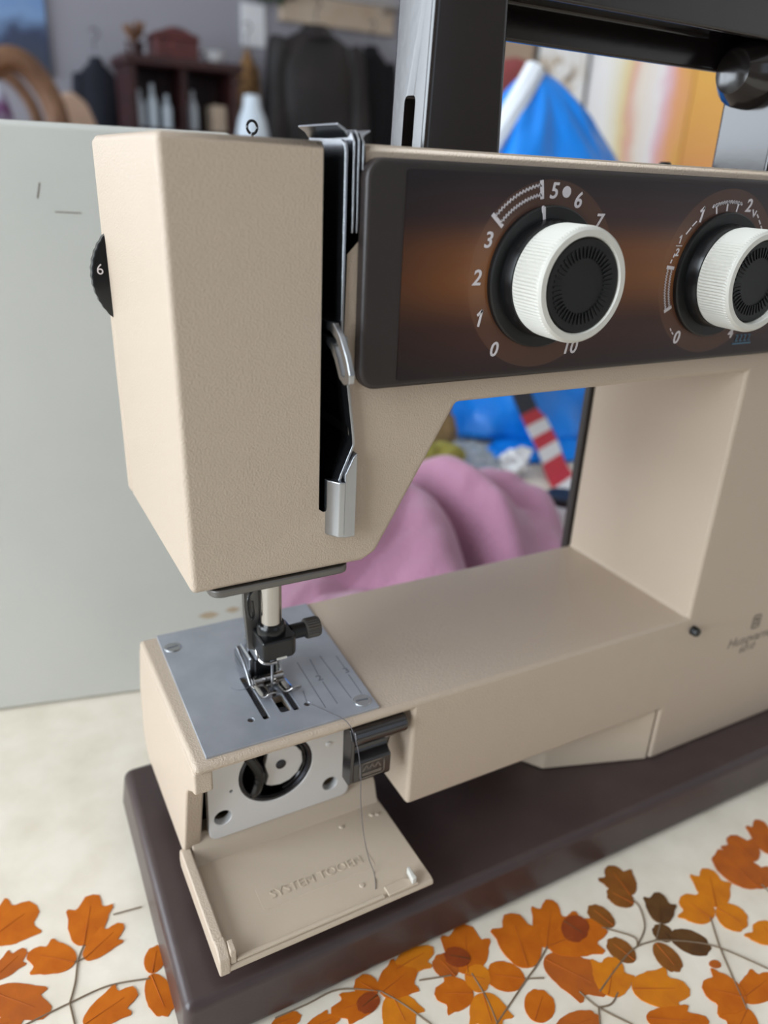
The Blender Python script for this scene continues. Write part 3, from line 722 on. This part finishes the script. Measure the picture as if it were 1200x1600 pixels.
for s, x, z in (('0', .1031, .2496), ('1', .0966, .2600), ('2', .0939, .2723), ('3', .0969, .2834), ('5', .1201, .2980), ('6', .1302, .2955), ('7', .1401, .2893), ('10', .1354, .2486)):
    numeral(s, x, z, .0066)
build('numeral_dot', LT([(.0017, 0), (.0017, -.0001)], (.1253, YF+.0001, .2980), 'y', 20), 'print_white', panel)
def arc(cx, cz, r, a0, a1, n): return [(cx+r*math.cos(R(a0+(a1-a0)*i/n)), cz+r*math.sin(R(a0+(a1-a0)*i/n))) for i in range(n+1)]
def toothed(bm, cx, cz, r, a0, a1, n, amp, wd):
    pts = []
    for i in range(n*2+1):
        rr = r + (amp if i % 2 else -amp); a_ = R(a0+(a1-a0)*i/(2*n)); pts.append((cx+rr*math.cos(a_), cz+rr*math.sin(a_)))
    strip(bm, pts, wd, YF)
bm = bmesh.new()
toothed(bm, .1202, .2720, .0282, 139, 101, 15, .0004, .00042); toothed(bm, .1202, .2720, .0254, 139, 101, 15, .0004, .00042)
for g_ in (140, 100.5): strip(bm, [(.1202+.0244*math.cos(R(g_)), .2720+.0244*math.sin(R(g_))), (.1202+.0292*math.cos(R(g_)), .2720+.0292*math.sin(R(g_)))], .0013, YF)
build('stitch_symbol', bm, 'print_white', panel)
for s, x, z, q in (('0', .1870, .2492, .0066), ('1', .1880, .2925, .0066), ('2', .2114, .2958, .0062), ('4', .2168, .2495, .0058), ('1', .1796, .2842, .0036), ('2', .1790, .2797, .0036)):
    numeral(s, x, z, q)
C2 = (.2022, .2715)
bm = bmesh.new()
toothed(bm, *C2, .0262, 206, 174, 15, .0003, .0004); toothed(bm, *C2, .0243, 206, 174, 15, .0003, .0004)
for g_ in (173, 207): strip(bm, [(C2[0]+.0237*math.cos(R(g_)), C2[1]+.0237*math.sin(R(g_))), (C2[0]+.0268*math.cos(R(g_)), C2[1]+.0268*math.sin(R(g_)))], .0012, YF)
build('stitch_symbol', bm, 'print_white', panel)
bm = bmesh.new()
strip(bm, [(.1780, .2820), (.1808, .2820)], .0003, YF)
for (x0, z0, x1, z1) in ((.1776, .2782, .1780, .2793), (.1768, .2762, .1771, .2773), (.1818, .2860, .1836, .2880), (.1842, .2887, .1858, .2902), (.1830, .2528, .1836, .2520), (.1842, .2514, .1850, .2507)):
    strip(bm, [(x0, z0), (x1, z1)], .00045, YF)
build('stitch_symbol', bm, 'print_white', panel)
bm = bmesh.new()
toothed(bm, *C2, .0255, 112, 78, 12, .0003, .0006)
for g_ in (108, 95, 82): strip(bm, [(C2[0]+.0226*math.cos(R(g_)), C2[1]+.0226*math.sin(R(g_))), (C2[0]+.0255*math.cos(R(g_)), C2[1]+.0255*math.sin(R(g_)))], .0006, YF)
build('stitch_symbol', bm, 'print_white', panel)
bm = bmesh.new()
strip(bm, [(.2142, .2946), (.2152, .2922), (.2162, .2942)], .0005, YF)
for k in range(4): strip(bm, [(.2170+k*.0018, .2930-k*.0020), (.2180+k*.0018, .2920-k*.0021)], .0005, YF)
build('stitch_symbol', bm, 'print_white', panel)
bm = bmesh.new()
strip(bm, [(.2195, .2452), (.2300, .2452)], .0006, YF)
for k in range(4):
    x = .2205+k*.0024
    strip(bm, [(x, .2485), (x+.0014, .2485), (x+.0002, .2462), (x+.0016, .2462)], .0004, YF)
build('stitch_symbol', bm, 'print_blue', panel)
# ---- maker's lettering on the column
text('brand_lettering', 'Husqvarna', (.2760, -.00005, .0850), .0082, 'print_grey', sm, shear=.22, align='LEFT')
text('model_lettering', '6010', (.2868, -.00005, .0788), .0062, 'print_grey', sm, shear=.22, align='LEFT')
bm = bmesh.new(); fr = rrect(.2922, .2982, .0908, .0986, .0014, 3); strip(bm, fr+[fr[0]], .0007, -.00002)
strip(bm, [(.2938, .0922), (.2938, .0945)], .0008, -.00002); strip(bm, [(.2966, .0922), (.2966, .0945)], .0008, -.00002); strip(bm, [(.2938, .0934), (.2966, .0934)], .0007, -.00002)
strip(bm, [(.2936, .0955), (.2940, .0970), (.2952, .0962), (.2964, .0970), (.2968, .0955), (.2936, .0955)], .0006, -.00002)
build('brand_emblem', bm, 'print_grey', sm)

# ================================================================== loose thread
tp = smoothpath([(.0473, .0158, .1114), (.0480, .0135, .1122), (.0530, .0060, .1116), (.0570, -.0010, .1105), (.0590, -.0050, .1020), (.0600, -.0068, .0900), (.0605, -.0070, .0760), (.0620, -.0075, .0600), (.0640, -.0090, .0470), (.0655, -.0115, .0402), (.0640, -.0160, .0400), (.0625, -.0190, .0400)], 6)
tag(build('sewing_thread', TB(tp, .00016, n=6), 'thread'), 'thin grey thread trailing from the needle plate down onto the open flap', 'thread')

# ================================================================== things on the table behind the machine
# upright off-white board; its foot runs almost parallel to the machine
bd = Vector((.0763, -.0154, 0)).normalized(); bn = Vector((bd.y, -bd.x, 0))*-1     # bn points away from the camera
p_r = Vector((.0800, .1870, 0)); p_l = p_r - bd*.30
board = bmesh.new()
q = [p_l, p_r, p_r+bn*.022, p_l+bn*.022]
prism(board, [(v.x, v.y) for v in q], 'z', .0004, .3148)
board = build('upright_board', board, 'board_white', bevel=.003)
tag(board, 'tall off-white board standing upright on the table behind the sewing machine', 'board')
def on_board(s, z): return p_l + bd*s + Vector((0, 0, z))     # s metres from the left end
def board_mark(name, s0, z0, s1, z1, wd, m):
    a, b = on_board(s0, z0), on_board(s1, z1); d = (b-a).normalized(); up = bn.cross(d)*wd/2; bm = bmesh.new()
    A = [bm.verts.new(v - bn*.00006) for v in (a-up, a-d*wd, a+up, b+up, b+d*wd, b-up)]
    C = [bm.verts.new(v.co + bn*.00004) for v in A]
    bm.faces.new(A); bm.faces.new(C[::-1])
    for i in range(6): bm.faces.new((A[i], C[i], C[(i+1) % 6], A[(i+1) % 6]))
    build(name, bm, m, board)
board_mark('scratch', .2115, .2890, .2100, .2830, .0008, 'scratch')
board_mark('scratch', .2170, .2770, .2280, .2768, .0006, 'scratch')
board_mark('stain', .2750, .0500, .2790, .0500, .0045, 'stain')
board_mark('stain', .2905, .0520, .2925, .0520, .004, 'stain')

def blob(name, c, r, m, seed, amp, freq, flat=None, n=(40, 28), parent=None, top=None):
    """crumpled heap: ellipsoid pushed about by noise, flattened on the table"""
    bm = bmesh.new(); N, K = n; rings = []
    off = Vector((seed*3.1, seed*1.7, seed*.9))
    for j in range(K+1):
        th = math.pi*j/K; ring = []
        for i in range(N):
            ph = 2*math.pi*i/N
            d = Vector((math.sin(th)*math.cos(ph), math.sin(th)*math.sin(ph), math.cos(th)))
            s = 1 + amp*(noise.noise(d*freq+off) + .5*noise.noise(d*freq*2.3+off)) - amp*.8*abs(noise.noise(d*freq*1.4+off*2))
            p = Vector((c[0]+r[0]*d.x*s, c[1]+r[1]*d.y*s, c[2]+r[2]*d.z*s))
            if top: p = top(p, d)
            if flat is not None and p.z < flat: p.z = flat
            ring.append(bm.verts.new(p))
            if j in (0, K): break
        rings.append(ring)
    for A, C in zip(rings, rings[1:]):
        for i in range(N):
            a, b = A[i % len(A)], A[(i+1) % len(A)]; c2, d2_ = C[i % len(C)], C[(i+1) % len(C)]
            vs_ = []
            for v in (a, b, d2_, c2):
                if v not in vs_: vs_.append(v)
            if len(vs_) > 2: bm.faces.new(vs_)
    return build(name, bm, m, parent, subsurf=1)

# pink fleece: a rumpled sheet of cloth with real folds
RD = Vector((.10, -.995)); RN = Vector((.995, .10))      # direction of the long rolled fold and its normal
def pink():
    bm = bmesh.new(); N, K = 130, 100
    x0, x1, y0, y1 = .098, .405, .128, .345
    g = []
    for j in range(K+1):
        row = []
        for i in range(N+1):
            u, v = i/N, j/K
            x = x0+(x1-x0)*u; y = y0+(y1-y0)*v
            edge = min(1, min(u, 1-u, v, 1-v)*6.5); edge = edge*edge*(3-2*edge)
            hill = .050*math.exp(-((x-.300)/.085)**2-((y-.285)/.070)**2) + .034*math.exp(-((x-.185)/.075)**2-((y-.265)/.075)**2) + .020*math.exp(-((x-.40)/.04)**2-((y-.27)/.05)**2)
            t = (x*.80+y*.60); s = (-x*.60+y*.80)
            wob = .030*noise.noise(Vector((x*8, y*8, 2)))
            fold = .036*abs(noise.noise(Vector(((t+wob)*11, (s+wob)*4.5, 1.3)))) + .022*abs(noise.noise(Vector((t*9+3, (s+wob)*15, 4)))) - .010
            wv = .010*noise.noise(Vector((y*14, x*3, 6)))
            dl = (x-.283)*RN.x+(y-.280)*RN.y + wv
            fold += .024*math.exp(-((dl-.010)/.020)**2) - .034*math.exp(-((dl+.020)/.0085)**2) + .016*math.exp(-((dl-.058)/.018)**2) - .022*math.exp(-((dl-.084)/.009)**2) + .012*math.exp(-((dl+.050)/.018)**2)
            fold += .0025*noise.noise(Vector((x*60, y*60, 3)))
            z = .003 + edge*max(0, .012 + hill + fold)
            row.append(bm.verts.new((x+.010*noise.noise(Vector((x*14, y*14, 1)))*(1 if 0 < i < N else 2), y+.010*noise.noise(Vector((x*14, y*14, 7))), z)))
        g.append(row)
    for a, b in zip(g, g[1:]):
        for i in range(N): bm.faces.new((a[i], a[i+1], b[i+1], b[i]))
    # underside, so that the heap is a closed body resting on the cover
    ring = g[0] + [r[-1] for r in g[1:]] + g[-1][-2::-1] + [r[0] for r in g[-2:0:-1]]
    low = [bm.verts.new((v.co.x, v.co.y, .0012)) for v in ring]
    n = len(ring)
    for i in range(n): bm.faces.new((ring[i], low[i], low[(i+1) % n], ring[(i+1) % n]))
    bm.faces.new(low)
    o = build('pink_fleece', bm, 'cloth_pink', angle=89)
    return tag(o, 'crumpled dusty pink fleece cloth heaped behind the machine bed', 'cloth')
pink()

tag(blob('green_cloth', (.355, .425, .020), (.048, .030, .030), 'cloth_green', 3, .30, 2.4, flat=.0012), 'folded yellow-green cloth behind the pink fleece', 'cloth')
tag(blob('brown_cloth', (.398, .500, .034), (.040, .026, .056), 'cloth_brown', 5, .25, 2.2, flat=.0012), 'tan-brown cloth bundle standing behind the yellow-green cloth', 'cloth')
tag(blob('clear_plastic_bag', (.418, .440, .014), (.034, .034, .022), 'plastic_clear', 8, .50, 3.2, flat=.0012), 'crumpled clear plastic bag beside the yellow-green cloth', 'plastic bag')
tag(blob('highlight_lump', (.462, .418, .012), (.022, .014, .018), 'paper_white', 11, .95, 2.6, flat=.0012, n=(24, 16)), 'bright highlights of the plastic shaped as a white scrap at the right end of the clear plastic bag', 'lump')  # white body added for the bright highlights on the plastic bag
# jar
jar = empty('lidded_jar', (.4265, .296, 0), 'small white jar with a black lid partly hidden by the machine column', 'jar')
build('jar_body', LT([(0, .0006), (.016, .0006), (.0175, .003), (.0175, .022), (.0155, .025)], (.4265, .296, 0), 'z', 28), 'white_enamel', jar)
build('jar_lid', LT([(.0150, .0252), (.0168, .0254), (.0168, .0315), (.0155, .0325), (0, .0325)], (.4265, .296, 0), 'z', 28), 'lid_black', jar)

# blue tote: tall slumped sack with a pointed top, white-lined rim, red-and-white strap
bag = empty('blue_tote_bag', (.64, .68, 0), 'big bright blue plastic tote bag with a red and white strap', 'bag')
def bagmesh():
    bm = bmesh.new(); N, K = 72, 40; rings = []
    for j in range(K+1):
        v = j/K; z = .0012 + .4150*v
        # cross-section shrinks and drifts towards the peaked rim
        def lerp(tab):
            for (a, b), (c, d) in zip(tab, tab[1:]):
                if v <= c: return b+(d-b)*(v-a)/(c-a)
            return tab[-1][1]
        xl = lerp(((0, .400), (.5, .455), (.8, .508), (.9, .540), (1, .572))); xr = lerp(((0, .86), (.5, .80), (.8, .715), (.9, .665), (1, .602)))
        cx = (xl+xr)/2; rx = (xr-xl)/2; cy = .668 - .053*v; ry = .175*(1-v)**.6 + .008
        ring = []
        for i in range(N):
            a = 2*math.pi*i/N; d = Vector((math.cos(a), math.sin(a), 0))
            k = 1 + .10*noise.noise(Vector((d.x*2.2, d.y*2.2, v*3.5))) + .10*noise.noise(Vector((d.x*5, d.y*5, v*7+4))) - .30*abs(noise.noise(Vector((d.x*5+v*5, d.y*5, v*4+9)))) + .06
            ring.append(bm.verts.new((cx+rx*d.x*k, cy+ry*d.y*k, z)))
        rings.append(ring)
    for A, C in zip(rings, rings[1:]):
        for i in range(N): bm.faces.new((A[i], A[(i+1) % N], C[(i+1) % N], C[i]))
    bm.faces.new(rings[0]); bm.faces.new(rings[-1][::-1])
    return bm
build('bag_body', bagmesh(), 'bag_blue', bag, subsurf=1)
blob('bag_fold', (.560, .478, .0022), (.085, .050, .010), 'bag_blue', 6, .22, 2.5, flat=.0012, parent=bag)
bm = TB(smoothpath([(.478, .600, .270), (.500, .596, .305), (.524, .594, .342), (.550, .596, .380), (.576, .604, .416)], 6), .013, n=8)
build('bag_rim', bm, 'bag_white', bag)
# strap: a flat ribbon lying down the front of the bag onto the table, in red, white and black blocks
sp_ = smoothpath([(.505, .488, .100), (.520, .484, .070), (.538, .478, .038), (.534, .448, .019), (.512, .402, .0060), (.4935, .357, .0040), (.484, .333, .0040)], 8)
n = len(sp_)-1
blocks = ['strap_black', 'strap_black', 'strap_black', 'strap_red', 'strap_white', 'strap_red', 'strap_white', 'strap_red', 'strap_red', 'strap_white', 'strap_red', 'strap_red']
for k, mm in enumerate(blocks):
    i0 = int(n*k/len(blocks)); i1 = max(i0+1, int(n*(k+1)/len(blocks)))
    bm = bmesh.new(); prev = None
    for i in range(i0, i1+1):
        p = sp_[min(i, n)]; side_ = Vector((.024, .012, 0))
        cur = [bm.verts.new(p+side_), bm.verts.new(p-side_), bm.verts.new(p-side_+Vector((0, -.001, -.0022))), bm.verts.new(p+side_+Vector((0, -.001, -.0022)))]
        if prev:
            for a in range(4): bm.faces.new((prev[a], prev[(a+1) % 4], cur[(a+1) % 4], cur[a]))
        else: bm.faces.new(cur)
        prev = cur
    bm.faces.new(prev[::-1])
    build('strap_block', bm, mm, bag)

# ================================================================== the far side of the room
def coat(name, x, y, z_top, w_, h, d_, m, label, lapel=None, group=None):
    c = empty(name, (x, y, z_top-h), label, 'coat', group)
    bm = bmesh.new(); rings = []; N, K = 28, 16
    for j in range(K+1):
        v = j/K; z = z_top-.05 - (h-.05)*v
        sh = .42+.58*min(1, v*h/.055)**.55
        hw = w_*.5*sh*(1-.10*math.sin(v*math.pi)+.06*v); hd = d_*.5*(.55+.45*min(1, v*4))
        ring = []
        for i in range(N):
            a = 2*math.pi*i/N
            k = 1 + .07*math.sin(a*7+v*2)*v + .05*noise.noise(Vector((math.cos(a)*2, math.sin(a)*2, v*3+x*5)))
            ring.append(bm.verts.new((x+hw*math.cos(a)*k, y+hd*math.sin(a)*k, z)))
        rings.append(ring)
    for A, C in zip(rings, rings[1:]):
        for i in range(N): bm.faces.new((A[i], A[(i+1) % N], C[(i+1) % N], C[i]))
    bm.faces.new(rings[0]); bm.faces.new(rings[-1][::-1])
    build('coat_body', bm, m, c)
    for s in (-1, 1):
        pth = smoothpath([(x+s*w_*.40, y, z_top-.085), (x+s*w_*.48, y-.01, z_top-.20), (x+s*w_*.50, y-.02, z_top-.42), (x+s*w_*.48, y-.03, z_top-min(.62, h-.05))], 5)
        build('sleeve', TB(pth, [min(.045, w_*.16)*(1+.08*math.sin(k*.9)) for k in range(len(pth))], n=12), m, c)
    build('collar', LT([(w_*.22, -.02), (w_*.17, .008), (w_*.14, .024), (w_*.10, .018)], (x, y, z_top-.05), 'z', 18), m, c)
    build('hanger_hook', TB(smoothpath([(x, y, z_top-.01), (x, y, z_top+.025), (x+.018, y, z_top+.045), (x+.006, y, z_top+.065), (x-.012, y, z_top+.055)], 5), .0025, n=6), 'dark_steel', c)
    return c
coat('leather_jacket', 1.300, 2.90, .815, .345, .86, .17, 'leather_black', 'black leather jacket hanging in front of the pale wardrobe rail')
coat('black_coat', 1.625, 3.08, .800, .20, .92, .12, 'cloth_black', 'plain black coat hanging at the corner beside the leather jacket')
coat('leopard_coat', 1.105, 3.12, .740, .080, .80, .10, 'cloth_leopard', 'narrow tan spotted coat at the left of the leather jacket')
coat('navy_jacket', .535, 3.135, .660, .150, .62, .11, 'cloth_navy', 'dark navy jacket hanging on the grey wall left of the cabinet')
# wardrobe rail: pale board on the wall with two brackets and pegs
rail = empty('wardrobe_rail', (1.50, 3.15, .80), 'pale wooden board with a clothes rail above the hanging coats', 'coat rack')
build('rail_board', B(1.265, 1.775, 3.168, 3.199, .835, .960), 'wood_pale', rail, bevel=.004)
build('rail_rod', LT([(.010, 0), (.010, .60)], (1.14, 3.02, .915), 'x', 14), 'steel', rail)
for x in (1.30, 1.73):
    build('rail_bracket', B(x-.01, x+.01, 3.02, 3.168, .905, .925), 'steel', rail)

# dark cabinet with open shelves
cab = empty('dark_cabinet', (.756, 2.86, FZ), 'dark mahogany cabinet with open shelves against the grey wall', 'cabinet')
cx0, cx1, cy0, cy1 = .568, .945, 2.76, 2.97
build('cabinet_side', B(cx0, cx0+.025, cy0, cy1, FZ, .590), 'wood_dark', cab)
build('cabinet_side', B(cx1-.025, cx1, cy0, cy1, FZ, .590), 'wood_dark', cab)
build('cabinet_back', B(cx0+.025, cx1-.025, cy1-.015, cy1, FZ, .590), 'wood_dark', cab)
build('cabinet_divider', B(.748, .764, cy0+.01, cy1-.015, .02, .590), 'wood_dark', cab)
build('cabinet_top', B(cx0-.015, cx1+.015, cy0-.015, cy1, .590, .620), 'wood_dark', cab, bevel=.006)
for z in (.02, .20, .385): build('shelf', B(cx0+.025, cx1-.025, cy0+.01, cy1-.015, z, z+.018), 'wood_dark', cab)
for k, x in enumerate((cx0+.025, (cx0+cx1)/2+.001)):
    d_ = build('cabinet_door', B(x, x+.160, cy0-.002, cy0+.018, FZ+.06, .019), 'wood_dark', cab, bevel=.004)
    build('door_knob', LT([(.006, 0), (.010, -.012), (.006, -.020), (0, -.021)], (x+(.145 if k == 0 else .015), cy0-.002, -.30), 'y', 14), 'steel', d_)
# things on its shelves
def bottle(name, x, y, z, r, h, m, label, cat):
    return tag(build(name, LT([(0, 0), (r, 0), (r, h*.60), (r*.45, h*.76), (r*.40, h*.98), (0, h)], (x, y, z), 'z', 18), m), label, cat, 'white vessels on the cabinet shelves')
for k, (x, z, h, lab) in enumerate(((.615, .404, .12, 'pale vase at the left end of the upper cabinet shelf'), (.660, .404, .14, 'taller pale vase second from the left on the upper cabinet shelf'), (.710, .404, .11, 'short pale vase next to the upper shelf divider'),
                                    (.800, .404, .13, 'pale bottle right of the divider on the upper cabinet shelf'), (.640, .219, .12, 'pale bottle on the middle cabinet shelf, left half'), (.815, .219, .13, 'pale bottle on the middle cabinet shelf, right half'))):
    bottle('pale_vase', x, 2.84, z, .018, h, 'lamp_glass', lab, 'vase')
tag(build('white_box', B(.862, .910, 2.80, 2.89, .219, .33), 'paper_white', bevel=.003), 'white box at the right of the middle cabinet shelf', 'box')
tag(build('cream_box', B(.862, .912, 2.80, 2.89, .404, .490), 'wood_pale', bevel=.003), 'cream box at the right of the upper cabinet shelf', 'box')
# carved chest on top of the cabinet
ch = empty('carved_chest', (.750, 2.87, .620), 'reddish carved wooden chest with an arched crest on the cabinet top', 'chest')
build('chest_body', B(.675, .825, 2.81, 2.93, .6205, .680), 'wood_red', ch, bevel=.004)
build('chest_crest', PR([(.668, .680), (.832, .680), (.828, .696), (.800, .704), (.778, .714), (.750, .719), (.722, .714), (.700, .704), (.672, .696)], 'y', 2.812, 2.928), 'wood_red', ch, bevel=.006)
pl = empty('dried_plant', (.620, 2.87, .620), 'small dried plant in a dark pot at the cabinet top corner', 'plant')
build('pot', LT([(0, .0008), (.024, .0008), (.032, .045), (.028, .046)], (.620, 2.87, .620), 'z', 18), 'wood_dark', pl)
for k in range(9):
    a = k*2.4; r = .020+.004*(k % 4)
    build('sprig', TB(smoothpath([(.620, 2.87, .655), (.620+r*.6*math.cos(a), 2.87+r*.6*math.sin(a), .68), (.620+1.6*r*math.cos(a), 2.87+1.6*r*math.sin(a), .700+.012*(k % 3))], 4), [.004, .004, .004, .004, .005, .007, .008, .007, .004], n=6), 'wood_tan', pl)
bowl = tag(build('white_bowl', LT([(0, 0), (.020, 0), (.046, .040), (.043, .041), (.018, .006), (0, .006)], (.890, 2.87, .6202), 'z', 24), 'paper_white'), 'white bowl on the cabinet top right of the chest', 'bowl')
# white sheet and green leaves pinned on the wall
tag(build('pinned_paper', B(1.110, 1.205, 3.190, 3.1995, .735, .880), 'paper_white'), 'white sheet of paper pinned to the wall left of the wardrobe board', 'paper')
wr = empty('green_wreath', (1.190, 3.17, .90), 'dark green leafy garland hanging above the pinned paper', 'garland')
for k in range(12):
    a = k*.9; x = 1.145+.011*k; z = .915+.016*math.sin(k*1.7)
    build('garland_leaf', TB([(x-.012*math.cos(a), 3.165, z-.020), (x, 3.155, z), (x+.014*math.cos(a), 3.165, z+.022)], [.003, .012, .002], n=6), 'leaf_green', wr)
# bright glass lamp on the floor stand beside the cabinet
lp = empty('white_floor_lamp', (.930, 2.58, FZ), 'white glass globe floor lamp at the cabinet end', 'lamp')
build('lamp_foot', LT([(0, 0), (.10, 0), (.10, .015), (.012, .03)], (.930, 2.58, FZ+.001), 'z', 24), 'white_enamel', lp)
build('lamp_pole', LT([(.010, 0), (.010, 1.04)], (.930, 2.58, FZ+.03), 'z', 12), 'white_enamel', lp)
build('lamp_globe', LT([(0, 0), (.030, .006), (.050, .030), (.055, .065), (.046, .110), (.030, .150), (.026, .185), (0, .186)], (.930, 2.58, .330), 'z', 26), 'lamp_glass', lp)

# painting with a blue sky, left
def art_material(name, stops, scale, bands=True, rough=.6, distort=1.2):
    m = bpy.data.materials.new(name); m.use_nodes = True; nt = m.node_tree; b = nt.nodes['Principled BSDF']; b.inputs['Roughness'].default_value = rough
    tc = nt.nodes.new('ShaderNodeTexCoord'); n = nt.nodes.new('ShaderNodeTexNoise'); n.inputs['Scale'].default_value = scale; n.inputs['Detail'].default_value = 3
    n.inputs['Distortion'].default_value = distort
    nt.links.new(tc.outputs['Generated'], n.inputs['Vector'])
    rp = nt.nodes.new('ShaderNodeValToRGB'); cr = rp.color_ramp
    fac = n.outputs['Fac']
    if bands:
        s = nt.nodes.new('ShaderNodeSeparateXYZ'); nt.links.new(tc.outputs['Generated'], s.inputs[0])
        a = nt.nodes.new('ShaderNodeMath'); a.operation = 'MULTIPLY_ADD'; a.inputs[1].default_value = .35; nt.links.new(n.outputs['Fac'], a.inputs[0]); nt.links.new(s.outputs['Y' if bands == 'Y' else 'Z'], a.inputs[2])
        c = nt.nodes.new('ShaderNodeMath'); c.operation = 'SUBTRACT'; nt.links.new(a.outputs[0], c.inputs[0]); c.inputs[1].default_value = .175; fac = c.outputs[0]
    nt.links.new(fac, rp.inputs['Fac'])
    for k, (p, c) in enumerate(stops):
        e = cr.elements[0] if k == 0 else (cr.elements[-1] if k == len(stops)-1 else cr.elements.new(p)); e.position = p; e.color = rgb(*c)
    nt.links.new(rp.outputs['Color'], b.inputs['Base Color']); MATS[name] = m
art_material('art_sky', [(0, (60, 66, 72)), (.30, (52, 62, 90)), (.45, (120, 150, 190)), (.7, (92, 130, 184)), (1, (66, 106, 170))], 3)
art_material('art_figure', [(0, (236, 176, 92)), (.10, (240, 170, 120)), (.18, (240, 196, 204)), (.25, (248, 240, 236)), (.44, (246, 232, 214)), (.52, (236, 180, 160)), (.58, (240, 218, 160)), (.68, (246, 236, 210)), (.82, (250, 246, 240)), (1, (236, 232, 230))], 3.0, bands='Y', distort=.6)
art_material('art_orange', [(0, (226, 150, 96)), (.5, (236, 176, 84)), (1, (240, 206, 96))], 2)
art_material('art_pale', [(.30, (232, 228, 222)), (.5, (240, 236, 230)), (.62, (196, 176, 150)), (.7, (120, 104, 92))], 3.5, bands=False)
pa = empty('sky_painting', (.29, 3.19, .62), 'painting of a blue sky on the grey wall, far left', 'painting')
build('canvas', B(.060, .385, 3.178, 3.1995, .560, .960), 'art_sky', pa)
# bentwood chair with tan round back, left
rk = empty('bentwood_chair', (.30, 2.20, FZ), 'bentwood rocking chair with a curved tan frame at the far left', 'chair')
for dy in (0, .42):
    pth = smoothpath([(.02, 2.05+dy, .34), (.08, 2.05+dy, .46), (.155, 2.05+dy, .505), (.215, 2.05+dy, .46), (.245, 2.05+dy, .36), (.25, 2.05+dy, .1), (.20, 2.05+dy, -.30), (.10, 2.05+dy, FZ+.03), (-.10, 2.05+dy, FZ+.012), (-.3, 2.05+dy, FZ+.08)], 6)
    build('bent_frame', TB(pth, .028 if dy == 0 else .017, n=10), 'wood_tan', rk)
build('seat', B(-.20, .25, 2.05, 2.47, -.30, -.27), 'wood_tan', rk, bevel=.01)
build('backrest', B(-.24, -.20, 2.07, 2.45, -.27, .35), 'wood_tan', rk, bevel=.01)
tag(blob('patterned_cushion', (.110, 2.27, .115), (.085, .115, .375), 'cushion_violet', 4, .10, 1.5), 'violet and pale patterned cushion propped on the bentwood chair', 'cushion')
tb = empty('tan_chair', (.42, 2.75, FZ), 'chair with a rounded tan backrest in front of the navy jacket', 'chair')
bm = bmesh.new(); pts = [(.270, .05), (.265, .22), (.276, .36), (.300, .44), (.330, .475), (.362, .480), (.400, .450), (.430, .37), (.445, .25), (.448, .05)]
build('backrest', PR(pts, 'y', 2.56, 2.61), 'tan_seat', tb, bevel=.012)
build('seat', B(.24, .56, 2.61, 2.98, -.31, -.25), 'tan_seat', tb, bevel=.02)
for x in (.26, .51):
    for y in (2.63, 2.92): build('leg', B(x, x+.03, y, y+.03, FZ, -.31), 'wood_dark', tb)
build('back_post', B(.31, .34, 2.565, 2.605, -.31, .06), 'tan_seat', tb); build('back_post', B(.42, .45, 2.565, 2.605, -.31, .06), 'tan_seat', tb)

# right wall: pictures, and a red sofa with a cardboard box on it
pic = empty('figure_painting', (1.94, 1.72, .5), 'large pale painting with yellow and pink brush strokes on the right wall', 'painting')
build('canvas', B(1.925, 1.9495, 1.615, 2.060, -.10, .760), 'art_figure', pic)
pic2 = empty('orange_painting', (1.94, 1.4, .5), 'orange and yellow canvas at the right of the pale painting', 'painting')
build('canvas', B(1.920, 1.9495, 1.20, 1.605, .25, .900), 'art_orange', pic2)
pic3 = empty('framed_sketch', (1.94, 2.2, .6), 'pale framed sketch with a black frame edge on the right wall', 'picture')
build('sketch_sheet', B(1.938, 1.9440, 2.085, 2.36, .52, .84), 'art_pale', pic3)
for a in ((2.070, 2.085, .505, .855), (2.36, 2.375, .505, .855)): build('frame_side', B(1.930, 1.9495, a[0], a[1], a[2], a[3]), 'picture_frame', pic3)
for z in (.505, .84): build('frame_rail', B(1.930, 1.9495, 2.085, 2.36, z, z+.015), 'frame_white', pic3)
ac = empty('red_armchair', (.92, 1.3, FZ), 'dusty red high-backed armchair behind the blue bag', 'armchair')
build('armchair_back', PR([(.84, -.30), (1.085, -.30), (1.10, .36), (1.080, .46), (1.03, .505), (.97, .515), (.91, .500), (.86, .44), (.835, .34)], 'y', 1.15, 1.27), 'cushion_red', ac, bevel=.03)
build('armchair_seat', B(.86, 1.08, 1.27, 1.72, -.50, -.30), 'cushion_red', ac, bevel=.03)
for x in (.78, 1.08): build('armchair_arm', B(x, x+.08, 1.27, 1.72, -.50, -.10), 'cushion_red', ac, bevel=.02)
for x in (.85, 1.05):
    for y in (1.18, 1.66): build('armchair_foot', B(x, x+.04, y, y+.04, FZ, -.50 if y > 1.2 else -.30), 'wood_dark', ac)
tag(build('tan_wall_panel', B(1.935, 1.9495, 2.40, 2.95, .52, .98), 'card_tan', bevel=.003), 'plain tan panel on the right wall next to the framed sketch', 'panel')
